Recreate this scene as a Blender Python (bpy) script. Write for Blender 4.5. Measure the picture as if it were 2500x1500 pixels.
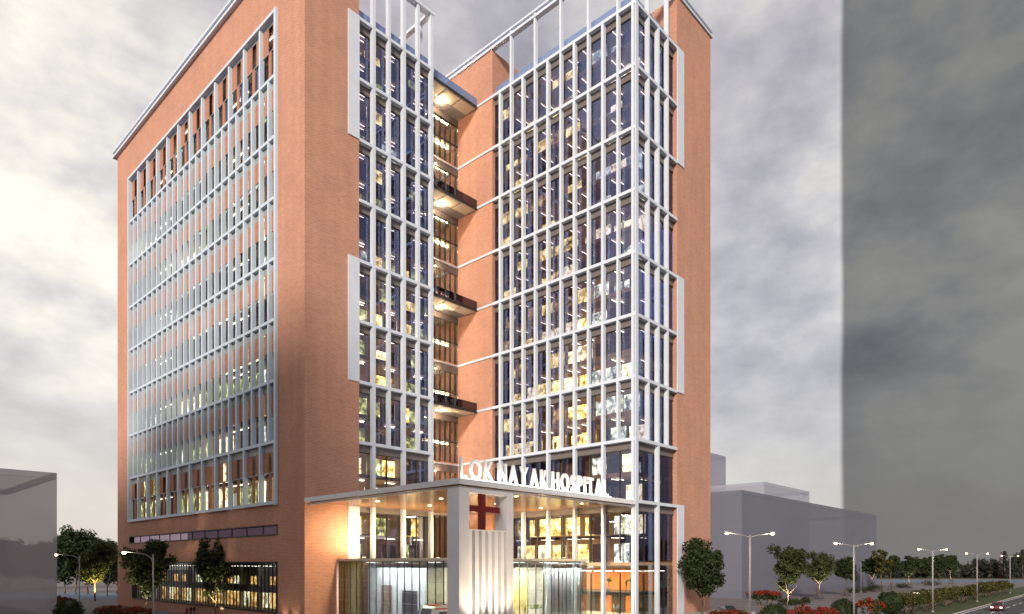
import bpy, bmesh, math, random
from mathutils import Vector, Matrix
for o in list(bpy.data.objects): bpy.data.objects.remove(o)
SC = bpy.context.scene
COL = SC.collection
R = math.radians

# ------------------------------------------------------------------ camera
F_PX, CX, HY, CAM_H = 1631.0, 1250.0, 1377.0, 7.9     # focal length, centre and horizon in pixels of the 2500 px wide photo
T_R = math.atan(1520 / 1631.0)                         # angle between the view direction and the street-side walls
FWD = Vector((math.cos(T_R), math.sin(T_R), 0)); RGT = Vector((math.sin(T_R), -math.cos(T_R), 0))
EYE = Vector((-42.34, -73.99, CAM_H))
cd = bpy.data.cameras.new('camera'); cam = bpy.data.objects.new('camera', cd); COL.objects.link(cam)
cam.location = EYE
cam.rotation_euler = (R(90), 0, math.atan2(FWD.y, FWD.x) - R(90))
cd.sensor_width = 36; cd.lens = 36 * F_PX / 2500; cd.shift_y = (HY - 750) / 2500
cd.clip_end = 4000; cd.clip_start = 0.5
SC.camera = cam

# ------------------------------------------------------------------ render settings
SC.view_settings.view_transform = 'Standard'; SC.view_settings.look = 'None'
SC.view_settings.exposure = 0.5; SC.view_settings.gamma = 1; SC.view_settings.use_curve_mapping = False
cy = SC.cycles
cy.use_denoising = True; cy.max_bounces = 6; cy.diffuse_bounces = 3; cy.glossy_bounces = 3
cy.transparent_max_bounces = 16; cy.transmission_bounces = 4; cy.sample_clamp_indirect = 4; cy.sample_clamp_direct = 0
cy.caustics_reflective = False; cy.caustics_refractive = False

# ------------------------------------------------------------------ node helper
def N(nt, typ, **kw):
    n = nt.nodes.new('ShaderNode' + typ)
    for k, v in kw.items():
        if k[0] == 'i' and k[1:].isdigit(): n.inputs[int(k[1:])].default_value = v
        elif k in n.inputs: n.inputs[k].default_value = v
        else: setattr(n, k, v)
    return n
def ramp(nt, fac, stops, interp='LINEAR'):
    n = nt.nodes.new('ShaderNodeValToRGB'); n.color_ramp.interpolation = interp
    el = n.color_ramp.elements
    while len(el) > 1: el.remove(el[-1])
    el[0].position = stops[0][0]; el[0].color = (*stops[0][1], 1)
    for p, c in stops[1:]:
        e = el.new(p); e.color = (*c, 1)
    nt.links.new(fac, n.inputs[0]); return n
def MATH(nt, op, a, b=None, c=None):
    n = nt.nodes.new('ShaderNodeMath'); n.operation = op
    for k, v in enumerate((a, b, c)):
        if v is None: continue
        if isinstance(v, (int, float)): n.inputs[k].default_value = v
        else: nt.links.new(v, n.inputs[k])
    return n.outputs[0]
def MIXC(nt, fac, a, b, blend='MIX'):
    n = nt.nodes.new('ShaderNodeMix'); n.data_type = 'RGBA'; n.blend_type = blend
    for k, v in ((0, fac), (6, a), (7, b)):
        if isinstance(v, (int, float)): n.inputs[k].default_value = v
        elif isinstance(v, tuple): n.inputs[k].default_value = (*v, 1) if len(v) == 3 else v
        else: nt.links.new(v, n.inputs[k])
    return n.outputs[2]

# ------------------------------------------------------------------ sky
SUN_DIR = Vector((0.866, 0.5, 0)); SUN_EL = R(22)       # the way the light travels over the ground, and its height
W = bpy.data.worlds.new('World'); SC.world = W; W.use_nodes = True
nt = W.node_tree; nt.nodes.clear()
out = N(nt, 'OutputWorld'); bg = N(nt, 'Background'); nt.links.new(bg.outputs[0], out.inputs[0])
bgs = N(nt, 'Background', Strength=0.15)
sky = N(nt, 'TexSky', sky_type='NISHITA', sun_disc=False, sun_elevation=SUN_EL,
        sun_rotation=math.atan2(-SUN_DIR.x, -SUN_DIR.y), air_density=1.2, dust_density=2.5)
tc = N(nt, 'TexCoord'); nrm = N(nt, 'VectorMath', operation='NORMALIZE'); nt.links.new(tc.outputs['Generated'], nrm.inputs[0])
sep = N(nt, 'SeparateXYZ'); nt.links.new(nrm.outputs[0], sep.inputs[0])
cmb = N(nt, 'VectorMath', operation='MULTIPLY'); nt.links.new(nrm.outputs[0], cmb.inputs[0]); cmb.inputs[1].default_value = (1, 1, 1.75)
n1 = N(nt, 'TexNoise', Scale=5.2, Detail=10.0, Roughness=0.57, Distortion=0.0); nt.links.new(cmb.outputs[0], n1.inputs['Vector'])
n2 = N(nt, 'TexNoise', Scale=2.0, Detail=4.0, Roughness=0.5); 
mp = N(nt, 'Mapping'); mp.inputs['Location'].default_value = (3.1, 1.7, 0.4); nt.links.new(cmb.outputs[0], mp.inputs[0]); nt.links.new(mp.outputs[0], n2.inputs['Vector'])
cl = MATH(nt, 'ADD', MATH(nt, 'MULTIPLY', n1.outputs[0], 0.62), MATH(nt, 'MULTIPLY', n2.outputs[0], 0.38))
crm = ramp(nt, cl, [(0.36, (0.26, 0.245, 0.27)), (0.43, (0.36, 0.34, 0.36)), (0.49, (0.45, 0.43, 0.43)), (0.53, (0.53, 0.505, 0.475)), (0.585, (0.62, 0.595, 0.54))])
# the lowest sky is a smooth grey-mauve bank
hz = N(nt, 'MapRange', interpolation_type='SMOOTHSTEP'); nt.links.new(sep.outputs[2], hz.inputs[0]); hz.inputs[1].default_value = 0.0; hz.inputs[2].default_value = 0.34
hz.inputs[3].default_value = 0.85; hz.inputs[4].default_value = 0.0
c1 = MIXC(nt, hz.outputs[0], crm.outputs[0], (0.455, 0.425, 0.405))
# brightness over the compass: the sun side is pale, an added dark band fills the right
az = MATH(nt, 'ARCTAN2', sep.outputs[1], sep.outputs[0])
edge_az = math.atan2(FWD.y, FWD.x) - math.atan(0.494)
warp = MATH(nt, 'MULTIPLY', MATH(nt, 'SUBTRACT', n2.outputs[0], 0.5), 0.012)
da = MATH(nt, 'SUBTRACT', edge_az, MATH(nt, 'ADD', az, warp))
st = N(nt, 'MapRange', interpolation_type='SMOOTHSTEP'); nt.links.new(da, st.inputs[0]); st.inputs[1].default_value = -0.004; st.inputs[2].default_value = 0.004
st2 = N(nt, 'MapRange', interpolation_type='SMOOTHSTEP'); nt.links.new(da, st2.inputs[0]); st2.inputs[1].default_value = 0.9; st2.inputs[2].default_value = 1.6; st2.inputs[3].default_value = 1; st2.inputs[4].default_value = 0
dark_band = MATH(nt, 'MULTIPLY', st.outputs[0], st2.outputs[0])
pale = N(nt, 'MapRange', interpolation_type='SMOOTHSTEP'); nt.links.new(MATH(nt, 'MULTIPLY', da, -1.0), pale.inputs[0]); pale.inputs[1].default_value = 0.45; pale.inputs[2].default_value = 0.85; pale.inputs[3].default_value = 0.0; pale.inputs[4].default_value = 0.55
c1 = MIXC(nt, pale.outputs[0], c1, MIXC(nt, 1.0, c1, (1.52, 1.48, 1.38), 'MULTIPLY'))
c2 = MIXC(nt, dark_band, c1, MIXC(nt, 1.0, c1, (0.33, 0.345, 0.355), 'MULTIPLY'))
nt.links.new(MIXC(nt, dark_band, sky.outputs[0], MIXC(nt, 1.0, sky.outputs[0], (0.2, 0.18, 0.17), 'MULTIPLY')), bgs.inputs[0])
nt.links.new(c2, bg.inputs[0]); bg.inputs[1].default_value = 1.0
add = N(nt, 'MixShader'); add.inputs[0].default_value = 0.90
nt.links.new(bgs.outputs[0], add.inputs[1]); nt.links.new(bg.outputs[0], add.inputs[2]); nt.links.new(add.outputs[0], out.inputs[0])

sl = bpy.data.lights.new('sun', 'SUN'); so = bpy.data.objects.new('sun', sl); COL.objects.link(so)
sl.energy = 3.0; sl.angle = R(8); sl.color = (1.0, 0.88, 0.72)
sd = Vector((SUN_DIR.x * math.cos(SUN_EL), SUN_DIR.y * math.cos(SUN_EL), -math.sin(SUN_EL)))
so.rotation_euler = sd.to_track_quat('-Z', 'Y').to_euler()
so.location = (-60, -60, 120)

# ------------------------------------------------------------------ materials
MATS = {}
def mat(name):
    m = bpy.data.materials.new(name); m.use_nodes = True; MATS[name] = m
    m.node_tree.nodes.clear(); return m, m.node_tree
def surf(nt, sh):
    o = N(nt, 'OutputMaterial'); nt.links.new(sh, o.inputs[0])
def plain(name, col, rough=0.6, metal=0.0, var=0.12, nscale=1.5, spec=0.4, bump=0.0):
    m, nt = mat(name)
    p = N(nt, 'BsdfPrincipled', Roughness=rough, Metallic=metal); p.inputs['Specular IOR Level'].default_value = spec
    t = N(nt, 'TexCoord'); n = N(nt, 'TexNoise', Scale=nscale, Detail=5.0); nt.links.new(t.outputs['Object'], n.inputs['Vector'])
    r = ramp(nt, n.outputs[0], [(0.3, tuple(c * (1 - var) for c in col)), (0.7, tuple(min(1, c * (1 + var)) for c in col))])
    nt.links.new(r.outputs[0], p.inputs['Base Color'])
    if bump:
        b = N(nt, 'Bump', Strength=bump, Distance=0.02); n3 = N(nt, 'TexNoise', Scale=nscale * 25, Detail=3.0)
        nt.links.new(t.outputs['Object'], n3.inputs['Vector']); nt.links.new(n3.outputs[0], b.inputs['Height']); nt.links.new(b.outputs[0], p.inputs['Normal'])
    surf(nt, p.outputs[0]); return m
def brickmat(name, ca, cb, mortar, bw=0.55, rh=0.178):
    m, nt = mat(name)
    p = N(nt, 'BsdfPrincipled', Roughness=0.85); p.inputs['Specular IOR Level'].default_value = 0.2
    t = N(nt, 'TexCoord')
    b = N(nt, 'TexBrick', offset=0.5, Scale=1.0); b.inputs['Color1'].default_value = (*ca, 1); b.inputs['Color2'].default_value = (*cb, 1); b.inputs['Mortar'].default_value = (*mortar, 1)
    b.inputs['Mortar Size'].default_value = 0.022; b.inputs['Mortar Smooth'].default_value = 0.3; b.inputs['Brick Width'].default_value = bw; b.inputs['Row Height'].default_value = rh; b.inputs['Bias'].default_value = -0.1
    nt.links.new(t.outputs['UV'], b.inputs['Vector'])
    n = N(nt, 'TexNoise', Scale=0.22, Detail=6.0, Roughness=0.6); nt.links.new(t.outputs['UV'], n.inputs['Vector'])
    r = ramp(nt, n.outputs[0], [(0.3, (0.90, 0.90, 0.91)), (0.7, (1.05, 1.04, 1.03))])
    # rain streaks: noise stretched downwards
    mpn = N(nt, 'Mapping'); mpn.inputs['Scale'].default_value = (0.9, 0.05, 1); nt.links.new(t.outputs['UV'], mpn.inputs[0])
    n4 = N(nt, 'TexNoise', Scale=1.0, Detail=4.0); nt.links.new(mpn.outputs[0], n4.inputs['Vector'])
    r4 = ramp(nt, n4.outputs[0], [(0.35, (0.95, 0.945, 0.95)), (0.65, (1.03, 1.03, 1.02))])
    c = MIXC(nt, 1.0, MIXC(nt, 1.0, b.outputs[0], r.outputs[0], 'MULTIPLY'), r4.outputs[0], 'MULTIPLY')
    nt.links.new(c, p.inputs['Base Color'])
    bp = N(nt, 'Bump', Strength=0.5, Distance=0.02, invert=True); nt.links.new(b.outputs['Fac'], bp.inputs['Height']); nt.links.new(bp.outputs[0], p.inputs['Normal'])
    surf(nt, p.outputs[0]); return m
def glassmat(name, tint, refl, base, k=0.85, rough=0.0, diff=0.0, diffcol=(0.1, 0.1, 0.2)):
    m, nt = mat(name)
    tr = N(nt, 'BsdfTransparent'); tr.inputs[0].default_value = (*tint, 1)
    gl = N(nt, 'BsdfGlossy'); gl.inputs[0].default_value = (*refl, 1); gl.inputs['Roughness'].default_value = rough
    fr = N(nt, 'Fresnel', IOR=1.5)
    fac = MATH(nt, 'MINIMUM', MATH(nt, 'ADD', MATH(nt, 'MULTIPLY', fr.outputs[0], k), base), 1.0)
    mx = N(nt, 'MixShader'); nt.links.new(fac, mx.inputs[0]); nt.links.new(tr.outputs[0], mx.inputs[1]); nt.links.new(gl.outputs[0], mx.inputs[2])
    o = mx.outputs[0]
    if diff:
        d = N(nt, 'BsdfDiffuse'); d.inputs[0].default_value = (*diffcol, 1)
        m2 = N(nt, 'MixShader'); m2.inputs[0].default_value = diff; nt.links.new(o, m2.inputs[1]); nt.links.new(d.outputs[0], m2.inputs[2]); o = m2.outputs[0]
    surf(nt, o); return m
def emis(name, col, s):
    m, nt = mat(name); e = N(nt, 'Emission', Strength=s); e.inputs[0].default_value = (*col, 1); surf(nt, e.outputs[0]); return m
def litroom(name, dark, mid, hot, s, seed, lo=0.42, hi=0.62):
    """The bright inside of a lit room seen through glass: lamps, shelves and doorways as uneven glow."""
    m, nt = mat(name)
    t = N(nt, 'TexCoord'); mpn = N(nt, 'Mapping'); mpn.inputs['Scale'].default_value = (0.9, 0.9, 0.75); mpn.inputs['Location'].default_value = (seed * 3.7, seed * 1.3, seed)
    nt.links.new(t.outputs['Object'], mpn.inputs[0])
    oi = N(nt, 'ObjectInfo'); va = N(nt, 'VectorMath', operation='ADD'); nt.links.new(mpn.outputs[0], va.inputs[0])
    cr = N(nt, 'CombineXYZ'); rm = MATH(nt, 'MULTIPLY', oi.outputs['Random'], 37.0)
    for k in range(3): nt.links.new(rm, cr.inputs[k])
    nt.links.new(cr.outputs[0], va.inputs[1])
    n = N(nt, 'TexNoise', Scale=1.25, Detail=6.0, Roughness=0.68); nt.links.new(va.outputs[0], n.inputs['Vector'])
    r = ramp(nt, n.outputs[0], [(lo - 0.02, dark), ((lo + hi) / 2 + 0.005, mid), (hi, hot)])
    e = N(nt, 'Emission', Strength=s); nt.links.new(r.outputs[0], e.inputs[0])
    surf(nt, e.outputs[0]); return m
def leafmat(name, a, b, c):
    m, nt = mat(name)
    p = N(nt, 'BsdfPrincipled', Roughness=0.65); p.inputs['Specular IOR Level'].default_value = 0.25
    g = N(nt, 'NewGeometry')
    r = ramp(nt, g.outputs['Random Per Island'], [(0.0, a), (0.55, b), (1.0, c)])
    nt.links.new(r.outputs[0], p.inputs['Base Color'])
    tl = N(nt, 'BsdfTranslucent'); nt.links.new(r.outputs[0], tl.inputs[0])
    mx = N(nt, 'MixShader'); mx.inputs[0].default_value = 0.3; nt.links.new(p.outputs[0], mx.inputs[1]); nt.links.new(tl.outputs[0], mx.inputs[2])
    surf(nt, mx.outputs[0]); return m

M = MATS
brickmat('brick', (0.53, 0.248, 0.155), (0.43, 0.192, 0.122), (0.54, 0.39, 0.36))
brickmat('brick_panel', (0.46, 0.20, 0.12), (0.36, 0.155, 0.10), (0.40, 0.27, 0.24), 0.5, 0.3)
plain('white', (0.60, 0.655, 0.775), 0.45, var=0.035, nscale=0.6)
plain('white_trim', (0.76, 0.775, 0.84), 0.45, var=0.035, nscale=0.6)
plain('white_frame', (0.52, 0.61, 0.74), 0.45, var=0.035, nscale=0.6)  # the left grid's cool bluish cast is put into its white paint colour
plain('white_letter', (0.82, 0.82, 0.83), 0.4, var=0.02)
plain('fascia', (0.155, 0.135, 0.135), 0.5, var=0.1)
plain('spandrel', (0.30, 0.31, 0.31), 0.5, var=0.08)
plain('frame_dark', (0.022, 0.02, 0.021), 0.45, var=0.2)
plain('steel_grey', (0.30, 0.29, 0.31), 0.45, var=0.1)
plain('lamp_metal', (0.24, 0.23, 0.25), 0.4, var=0.08)
plain('soffit_wood', (0.24, 0.135, 0.075), 0.22, var=0.2, nscale=0.8)
plain('soffit_panel', (0.72, 0.65, 0.54), 0.7, var=0.06)
plain('concrete', (0.40, 0.37, 0.36), 0.85, var=0.12, bump=0.2)
plain('paving', (0.135, 0.118, 0.128), 0.8, var=0.14, nscale=0.15, bump=0.15)
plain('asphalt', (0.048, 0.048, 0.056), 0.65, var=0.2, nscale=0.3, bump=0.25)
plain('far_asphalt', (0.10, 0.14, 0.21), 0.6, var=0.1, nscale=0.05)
plain('grass', (0.038, 0.050, 0.016), 0.95, var=0.45, nscale=0.8, bump=0.4)
plain('road_paint', (0.62, 0.62, 0.62), 0.6, var=0.15, nscale=3)
plain('ceiling', (0.46, 0.34, 0.25), 0.7, var=0.1)
plain('interior_brown', (0.27, 0.185, 0.13), 0.7, var=0.25, nscale=0.7)
plain('interior_dark', (0.06, 0.05, 0.055), 0.7, var=0.3)
plain('interior_white', (0.72, 0.72, 0.70), 0.6, var=0.06)
plain('screen_yellow', (0.78, 0.66, 0.30), 0.6, var=0.05)
plain('interior_orange', (0.52, 0.19, 0.06), 0.7, var=0.15)
plain('cross_red', (0.15, 0.003, 0.007), 0.4, var=0.1)
plain('bark', (0.16, 0.115, 0.08), 0.9, var=0.3, nscale=6, bump=0.5)
plain('stake', (0.055, 0.045, 0.04), 0.8, var=0.2)
plain('tyre', (0.02, 0.02, 0.02), 0.8)
plain('rim', (0.35, 0.35, 0.36), 0.35, 0.8)
plain('skin', (0.45, 0.27, 0.19), 0.6)
plain('hair', (0.02, 0.015, 0.012), 0.6)
for nm, c in (('red', (0.42, 0.02, 0.02)), ('black', (0.018, 0.018, 0.022)), ('white', (0.72, 0.72, 0.72)), ('blue', (0.06, 0.11, 0.28)), ('tan', (0.45, 0.30, 0.17)), ('grey', (0.14, 0.14, 0.15)), ('sky', (0.35, 0.5, 0.7))):
    plain('cloth_' + nm, c, 0.85, var=0.12, nscale=6)
for nm, c in (('red', (0.17, 0.012, 0.016)), ('dark', (0.03, 0.033, 0.045)), ('white', (0.75, 0.75, 0.74)), ('silver', (0.38, 0.39, 0.42)), ('blue', (0.03, 0.05, 0.12))):
    plain('paint_' + nm, c, 0.25, var=0.02, spec=0.6)
plain('stripe_orange', (0.62, 0.12, 0.02), 0.4, var=0.03)
plain('stripe_blue', (0.03, 0.08, 0.35), 0.4, var=0.03)
plain('car_glass', (0.015, 0.018, 0.022), 0.08, var=0.05, spec=0.8)
glassmat('glass', (0.84, 0.80, 0.78), (0.34, 0.44, 0.80), 0.09, 0.6)
glassmat('glass_left', (0.72, 0.70, 0.68), (0.40, 0.44, 0.58), 0.03, 0.22)
glassmat('glass_strip', (0.70, 0.62, 0.68), (0.72, 0.58, 0.76), 0.34, 0.5)
glassmat('glass_blue', (0.25, 0.35, 0.6), (0.55, 0.65, 0.95), 0.30, 0.6, diff=0.35, diffcol=(0.12, 0.19, 0.42))
glassmat('glass_parapet', (0.42, 0.52, 0.80), (0.7, 0.78, 1.0), 0.22, 0.6, diff=0.45, diffcol=(0.30, 0.40, 0.68))
glassmat('glass_rail', (0.42, 0.34, 0.38), (0.5, 0.5, 0.6), 0.10, 0.6)
glassmat('glass_clear', (0.90, 0.92, 0.90), (0.8, 0.85, 0.9), 0.05, 0.7)
glassmat('glass_green', (0.70, 0.68, 0.50), (0.6, 0.6, 0.5), 0.10, 0.7, diff=0.25, diffcol=(0.30, 0.26, 0.12))
emis('strip_light', (1.0, 0.93, 0.80), 5.5)
emis('letter_light', (1.0, 0.95, 0.86), 6.0)
emis('lobby_glow', (1.0, 0.78, 0.48), 40.0)
emis('downlight', (1.0, 0.82, 0.5), 9.0)
emis('lamp_glow', (1.0, 0.70, 0.34), 14.0)
emis('headlight', (1.0, 0.97, 0.9), 5.0)
emis('taillight', (1.0, 0.06, 0.03), 1.5)
litroom('room_gold', (0.085, 0.050, 0.020), (0.60, 0.40, 0.09), (1.0, 0.90, 0.42), 3.4, 1, 0.38, 0.57)
litroom('room_amber', (0.10, 0.055, 0.025), (0.36, 0.22, 0.08), (1.0, 0.80, 0.34), 2.4, 2, 0.45, 0.68)
litroom('room_green', (0.05, 0.055, 0.03), (0.32, 0.34, 0.12), (0.85, 1.0, 0.62), 2.6, 3, 0.45, 0.66)
litroom('room_cool', (0.06, 0.06, 0.065), (0.36, 0.42, 0.38), (0.95, 1.0, 0.90), 2.6, 4)
litroom('room_white', (0.20, 0.16, 0.09), (0.85, 0.74, 0.45), (1.0, 0.97, 0.86), 3.2, 5)
litroom('room_dusk', (0.030, 0.022, 0.020), (0.06, 0.042, 0.034), (0.42, 0.32, 0.15), 1.6, 6, 0.5, 0.78)
litroom('room_shop', (0.12, 0.05, 0.012), (0.80, 0.40, 0.09), (1.0, 0.84, 0.42), 2.6, 7, 0.40, 0.62)
litroom('mauve_glow', (0.10, 0.07, 0.09), (0.22, 0.155, 0.19), (0.62, 0.48, 0.40), 1.0, 8, 0.45, 0.75)  # glowing wall added to lighten the strip window from behind
def ghost(name, col, alpha):  # haze painted in as a pale see-through colour
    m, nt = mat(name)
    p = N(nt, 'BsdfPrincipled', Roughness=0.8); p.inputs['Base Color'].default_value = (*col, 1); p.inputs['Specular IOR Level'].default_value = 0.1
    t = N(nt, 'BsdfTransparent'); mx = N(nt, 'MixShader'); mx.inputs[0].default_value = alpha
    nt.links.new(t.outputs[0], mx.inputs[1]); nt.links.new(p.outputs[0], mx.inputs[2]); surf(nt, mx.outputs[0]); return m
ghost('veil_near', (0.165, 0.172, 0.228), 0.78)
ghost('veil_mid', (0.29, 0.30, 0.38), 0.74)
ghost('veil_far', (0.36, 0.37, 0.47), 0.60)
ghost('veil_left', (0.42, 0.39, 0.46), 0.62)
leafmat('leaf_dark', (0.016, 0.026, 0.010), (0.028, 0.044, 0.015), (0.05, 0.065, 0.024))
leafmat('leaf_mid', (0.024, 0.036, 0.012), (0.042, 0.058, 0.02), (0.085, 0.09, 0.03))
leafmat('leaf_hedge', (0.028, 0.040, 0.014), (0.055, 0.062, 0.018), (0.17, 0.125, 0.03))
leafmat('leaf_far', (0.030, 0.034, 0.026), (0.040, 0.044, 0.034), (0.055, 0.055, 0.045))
leafmat('petal', (0.13, 0.014, 0.010), (0.24, 0.030, 0.014), (0.34, 0.066, 0.026))
leafmat('leaf_indoor', (0.05, 0.10, 0.02), (0.10, 0.17, 0.03), (0.2, 0.24, 0.06))

# ------------------------------------------------------------------ mesh builders
WLOC = {}                                        # world origin of every object made here
def tag(o, label=None, cat=None, group=None, kind=None):
    for k, v in (('label', label), ('category', cat), ('group', group), ('kind', kind)):
        if v: o[k] = v
    return o
def empty(name, loc=(0, 0, 0), rz=0.0):
    o = bpy.data.objects.new(name, None); COL.objects.link(o); o.location = loc; o.rotation_euler.z = rz
    o.empty_display_size = 0.5; WLOC[o.name] = Vector(loc); return o
def link(name, me, parent=None, loc=(0, 0, 0)):
    """loc is in world axes; a child keeps the offset from its parent's origin."""
    o = bpy.data.objects.new(name, me); COL.objects.link(o)
    WLOC[o.name] = Vector(loc)
    if parent: o.parent = parent; o.location = Vector(loc) - WLOC[parent.name]
    else: o.location = loc
    return o
class MB:
    def __init__(s): s.v = []; s.f = []; s.m = []; s.mats = []; s.sm = []
    def mi(s, m):
        if m not in s.mats: s.mats.append(m)
        return s.mats.index(m)
    def face(s, pts, m, smooth=False):
        b = len(s.v); s.v += [tuple(p) for p in pts]; s.f.append(tuple(range(b, b + len(pts)))); s.m.append(s.mi(m)); s.sm.append(smooth)
    def grid(s, verts, faces, m, smooth=False):
        b = len(s.v); s.v += [tuple(p) for p in verts]; k = s.mi(m)
        for f in faces: s.f.append(tuple(i + b for i in f)); s.m.append(k); s.sm.append(smooth)
    def box(s, x0, x1, y0, y1, z0, z1, m):
        v = [(x0, y0, z0), (x1, y0, z0), (x1, y1, z0), (x0, y1, z0), (x0, y0, z1), (x1, y0, z1), (x1, y1, z1), (x0, y1, z1)]
        s.grid(v, [(0, 3, 2, 1), (4, 5, 6, 7), (0, 1, 5, 4), (1, 2, 6, 5), (2, 3, 7, 6), (3, 0, 4, 7)], m)
    def tube(s, pts, radii, m, n=8, cap=True):
        rings = []
        for i, p in enumerate(pts):
            p = Vector(p); a = Vector(pts[max(0, i - 1)]); b = Vector(pts[min(len(pts) - 1, i + 1)])
            t = (b - a).normalized(); u = t.cross(Vector((0, 0, 1)))
            if u.length < 1e-3: u = Vector((1, 0, 0))
            u.normalize(); w = t.cross(u)
            r = radii[i] if isinstance(radii, (list, tuple)) else radii
            rings.append([p + (u * math.cos(2 * math.pi * k / n) + w * math.sin(2 * math.pi * k / n)) * r for k in range(n)])
        v = [q for r_ in rings for q in r_]; f = []
        for i in range(len(pts) - 1):
            for k in range(n):
                f.append((i * n + k, i * n + (k + 1) % n, (i + 1) * n + (k + 1) % n, (i + 1) * n + k))
        if cap: f += [tuple(reversed(range(n))), tuple(range((len(pts) - 1) * n, len(pts) * n))]
        s.grid(v, f, m, True)
    def ball(s, c, r, m, nu=10, nv=6, sq=(1, 1, 1)):
        v = []; f = []
        for j in range(nv + 1):
            th = math.pi * j / nv
            for i in range(nu):
                ph = 2 * math.pi * i / nu
                v.append((c[0] + r * sq[0] * math.sin(th) * math.cos(ph), c[1] + r * sq[1] * math.sin(th) * math.sin(ph), c[2] + r * sq[2] * math.cos(th)))
        for j in range(nv):
            for i in range(nu): f.append((j * nu + i, (j + 1) * nu + i, (j + 1) * nu + (i + 1) % nu, j * nu + (i + 1) % nu))
        s.grid(v, f, m, True)
    def mesh(s, name, o=(0, 0, 0)):
        me = bpy.data.meshes.new(name)
        me.from_pydata([(a - o[0], b - o[1], c - o[2]) for a, b, c in s.v], [], s.f)
        for m in s.mats: me.materials.append(M[m])
        me.polygons.foreach_set('material_index', s.m); me.polygons.foreach_set('use_smooth', s.sm)
        uv = me.uv_layers.new(name='UVMap').data
        for p in me.polygons:
            n = p.normal; ax = max(range(3), key=lambda k: abs(n[k]))
            for li in p.loop_indices:
                c = s.v[me.loops[li].vertex_index]
                uv[li].uv = (c[1], c[2]) if ax == 0 else ((c[0], c[2]) if ax == 1 else (c[0], c[1]))
        return me
    def build(s, name, parent=None, o=None):
        o = Vector(o) if o is not None else (WLOC[parent.name].copy() if parent else Vector((0, 0, 0)))
        return link(name, s.mesh(name, o), parent, o)
BOXES = {}
def boxpart(name, parent, x0, x1, y0, y1, z0, z1, m):
    """A box part; boxes of one size and material share their mesh."""
    if x0 > x1: x0, x1 = x1, x0
    if y0 > y1: y0, y1 = y1, y0
    c = ((x0 + x1) / 2, (y0 + y1) / 2, (z0 + z1) / 2)
    key = (round(x1 - x0, 3), round(y1 - y0, 3), round(z1 - z0, 3), m)
    if key not in BOXES:
        b = MB(); hx, hy, hz_ = (x1 - x0) / 2, (y1 - y0) / 2, (z1 - z0) / 2
        b.box(-hx, hx, -hy, hy, -hz_, hz_, m); BOXES[key] = b.mesh(name)
    return link(name, BOXES[key], parent, c)
def copy_tree(o, parent=None):
    c = o.copy(); COL.objects.link(c)
    if parent: c.parent = parent
    for ch in list(o.children): copy_tree(ch, c)
    return c
def at(px, depth, z=0.0):
    """The point at that distance along the view whose place across the picture is px."""
    p = EYE + FWD * depth + RGT * ((px - CX) / F_PX * depth); return Vector((p.x, p.y, z))
def place(o, p, rz=0.0, s=1.0):
    o.location = p; o.rotation_euler.z = rz; o.scale = (s, s, s); return o

def area(name, p, sx, sy, e, col, rot=(0, 0, 0), parent=None):
    l = bpy.data.lights.new(name, 'AREA'); l.shape = 'RECTANGLE'; l.size = sx; l.size_y = sy; l.energy = e; l.color = col
    o = bpy.data.objects.new(name, l); COL.objects.link(o); o.rotation_euler = rot
    o.location = Vector(p) - (WLOC[parent.name] if parent else Vector((0, 0, 0)))
    if parent: o.parent = parent
    return o
def point(name, p, e, col, r=0.15, parent=None, spot=None, direction=None):
    l = bpy.data.lights.new(name, 'SPOT' if spot else 'POINT'); l.energy = e; l.color = col; l.shadow_soft_size = r
    o = bpy.data.objects.new(name, l); COL.objects.link(o)
    if spot: l.spot_size = R(spot); l.spot_blend = 0.7; o.rotation_euler = Vector(direction).to_track_quat('-Z', 'Y').to_euler()
    o.location = Vector(p) - (WLOC[parent.name] if parent else Vector((0, 0, 0)))
    if parent: o.parent = parent
    return o
# ------------------------------------------------------------------ dimensions of the hospital
LV = [15.85 + 7.905 * k for k in range(9)]              # main bands, two storeys apart
XB, YC = 30.1, -27.8                                    # street face of the right wing, line of the canopy front
A_W, A_GX, A_D = 7.8, 20.45, 69.3                       # brick and glass widths of the left wing, its depth
YR, YB = 5.37, -2.38                                    # recess wall, brick/glass joint on the right wing
XR, XE = 40.6, 50.55                                    # right wing: glass ends, brick ends
TOP = 86.2
G0 = 1.0                                                # level of the raised forecourt

# ------------------------------------------------------------------ ground
def sheet(name, pts, z, m, kind='structure'):
    b = MB(); b.face([(p[0], p[1], z) for p in pts], m); return tag(b.build(name), kind=kind)
sheet('ground', [(-300, -600), (1500, -600), (1500, 1500), (-300, 1500)], 0.0, 'paving')
def camsheet(name, p0, p1, d0, d1, z, m):
    return sheet(name, [at(p0, d0), at(p1, d0), at(p1, d1), at(p0, d1)], z, m)
sheet('grass_verge', [(-30, -53.3), (420, -53.3), (420, -45.5), (-30, -45.5)], 0.02, 'grass')
sheet('road', [(-60, -78), (420, -78), (420, -53.5), (-60, -53.5)], 0.008, 'asphalt')
b = MB(); b.box(-60, 420, -53.5, -53.3, 0, 0.14, 'concrete'); tag(b.build('kerb'), kind='structure')
b = MB()
for yy in (-57.2, -61.0, -64.8):
    x = 60.0
    while x < 400: b.face([(x, yy - 0.09, 0.014), (x + 5, yy - 0.09, 0.014), (x + 5, yy + 0.09, 0.014), (x, yy + 0.09, 0.014)], 'road_paint'); x += 9.0
b.face([(0, -54.15, 0.014), (420, -54.15, 0.014), (420, -53.95, 0.014), (0, -53.95, 0.014)], 'road_paint')
tag(b.build('road_markings'), kind='structure')
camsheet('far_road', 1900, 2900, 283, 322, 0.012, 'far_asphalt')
camsheet('far_grass', 1700, 3000, 345, 900, 0.016, 'grass')
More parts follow.
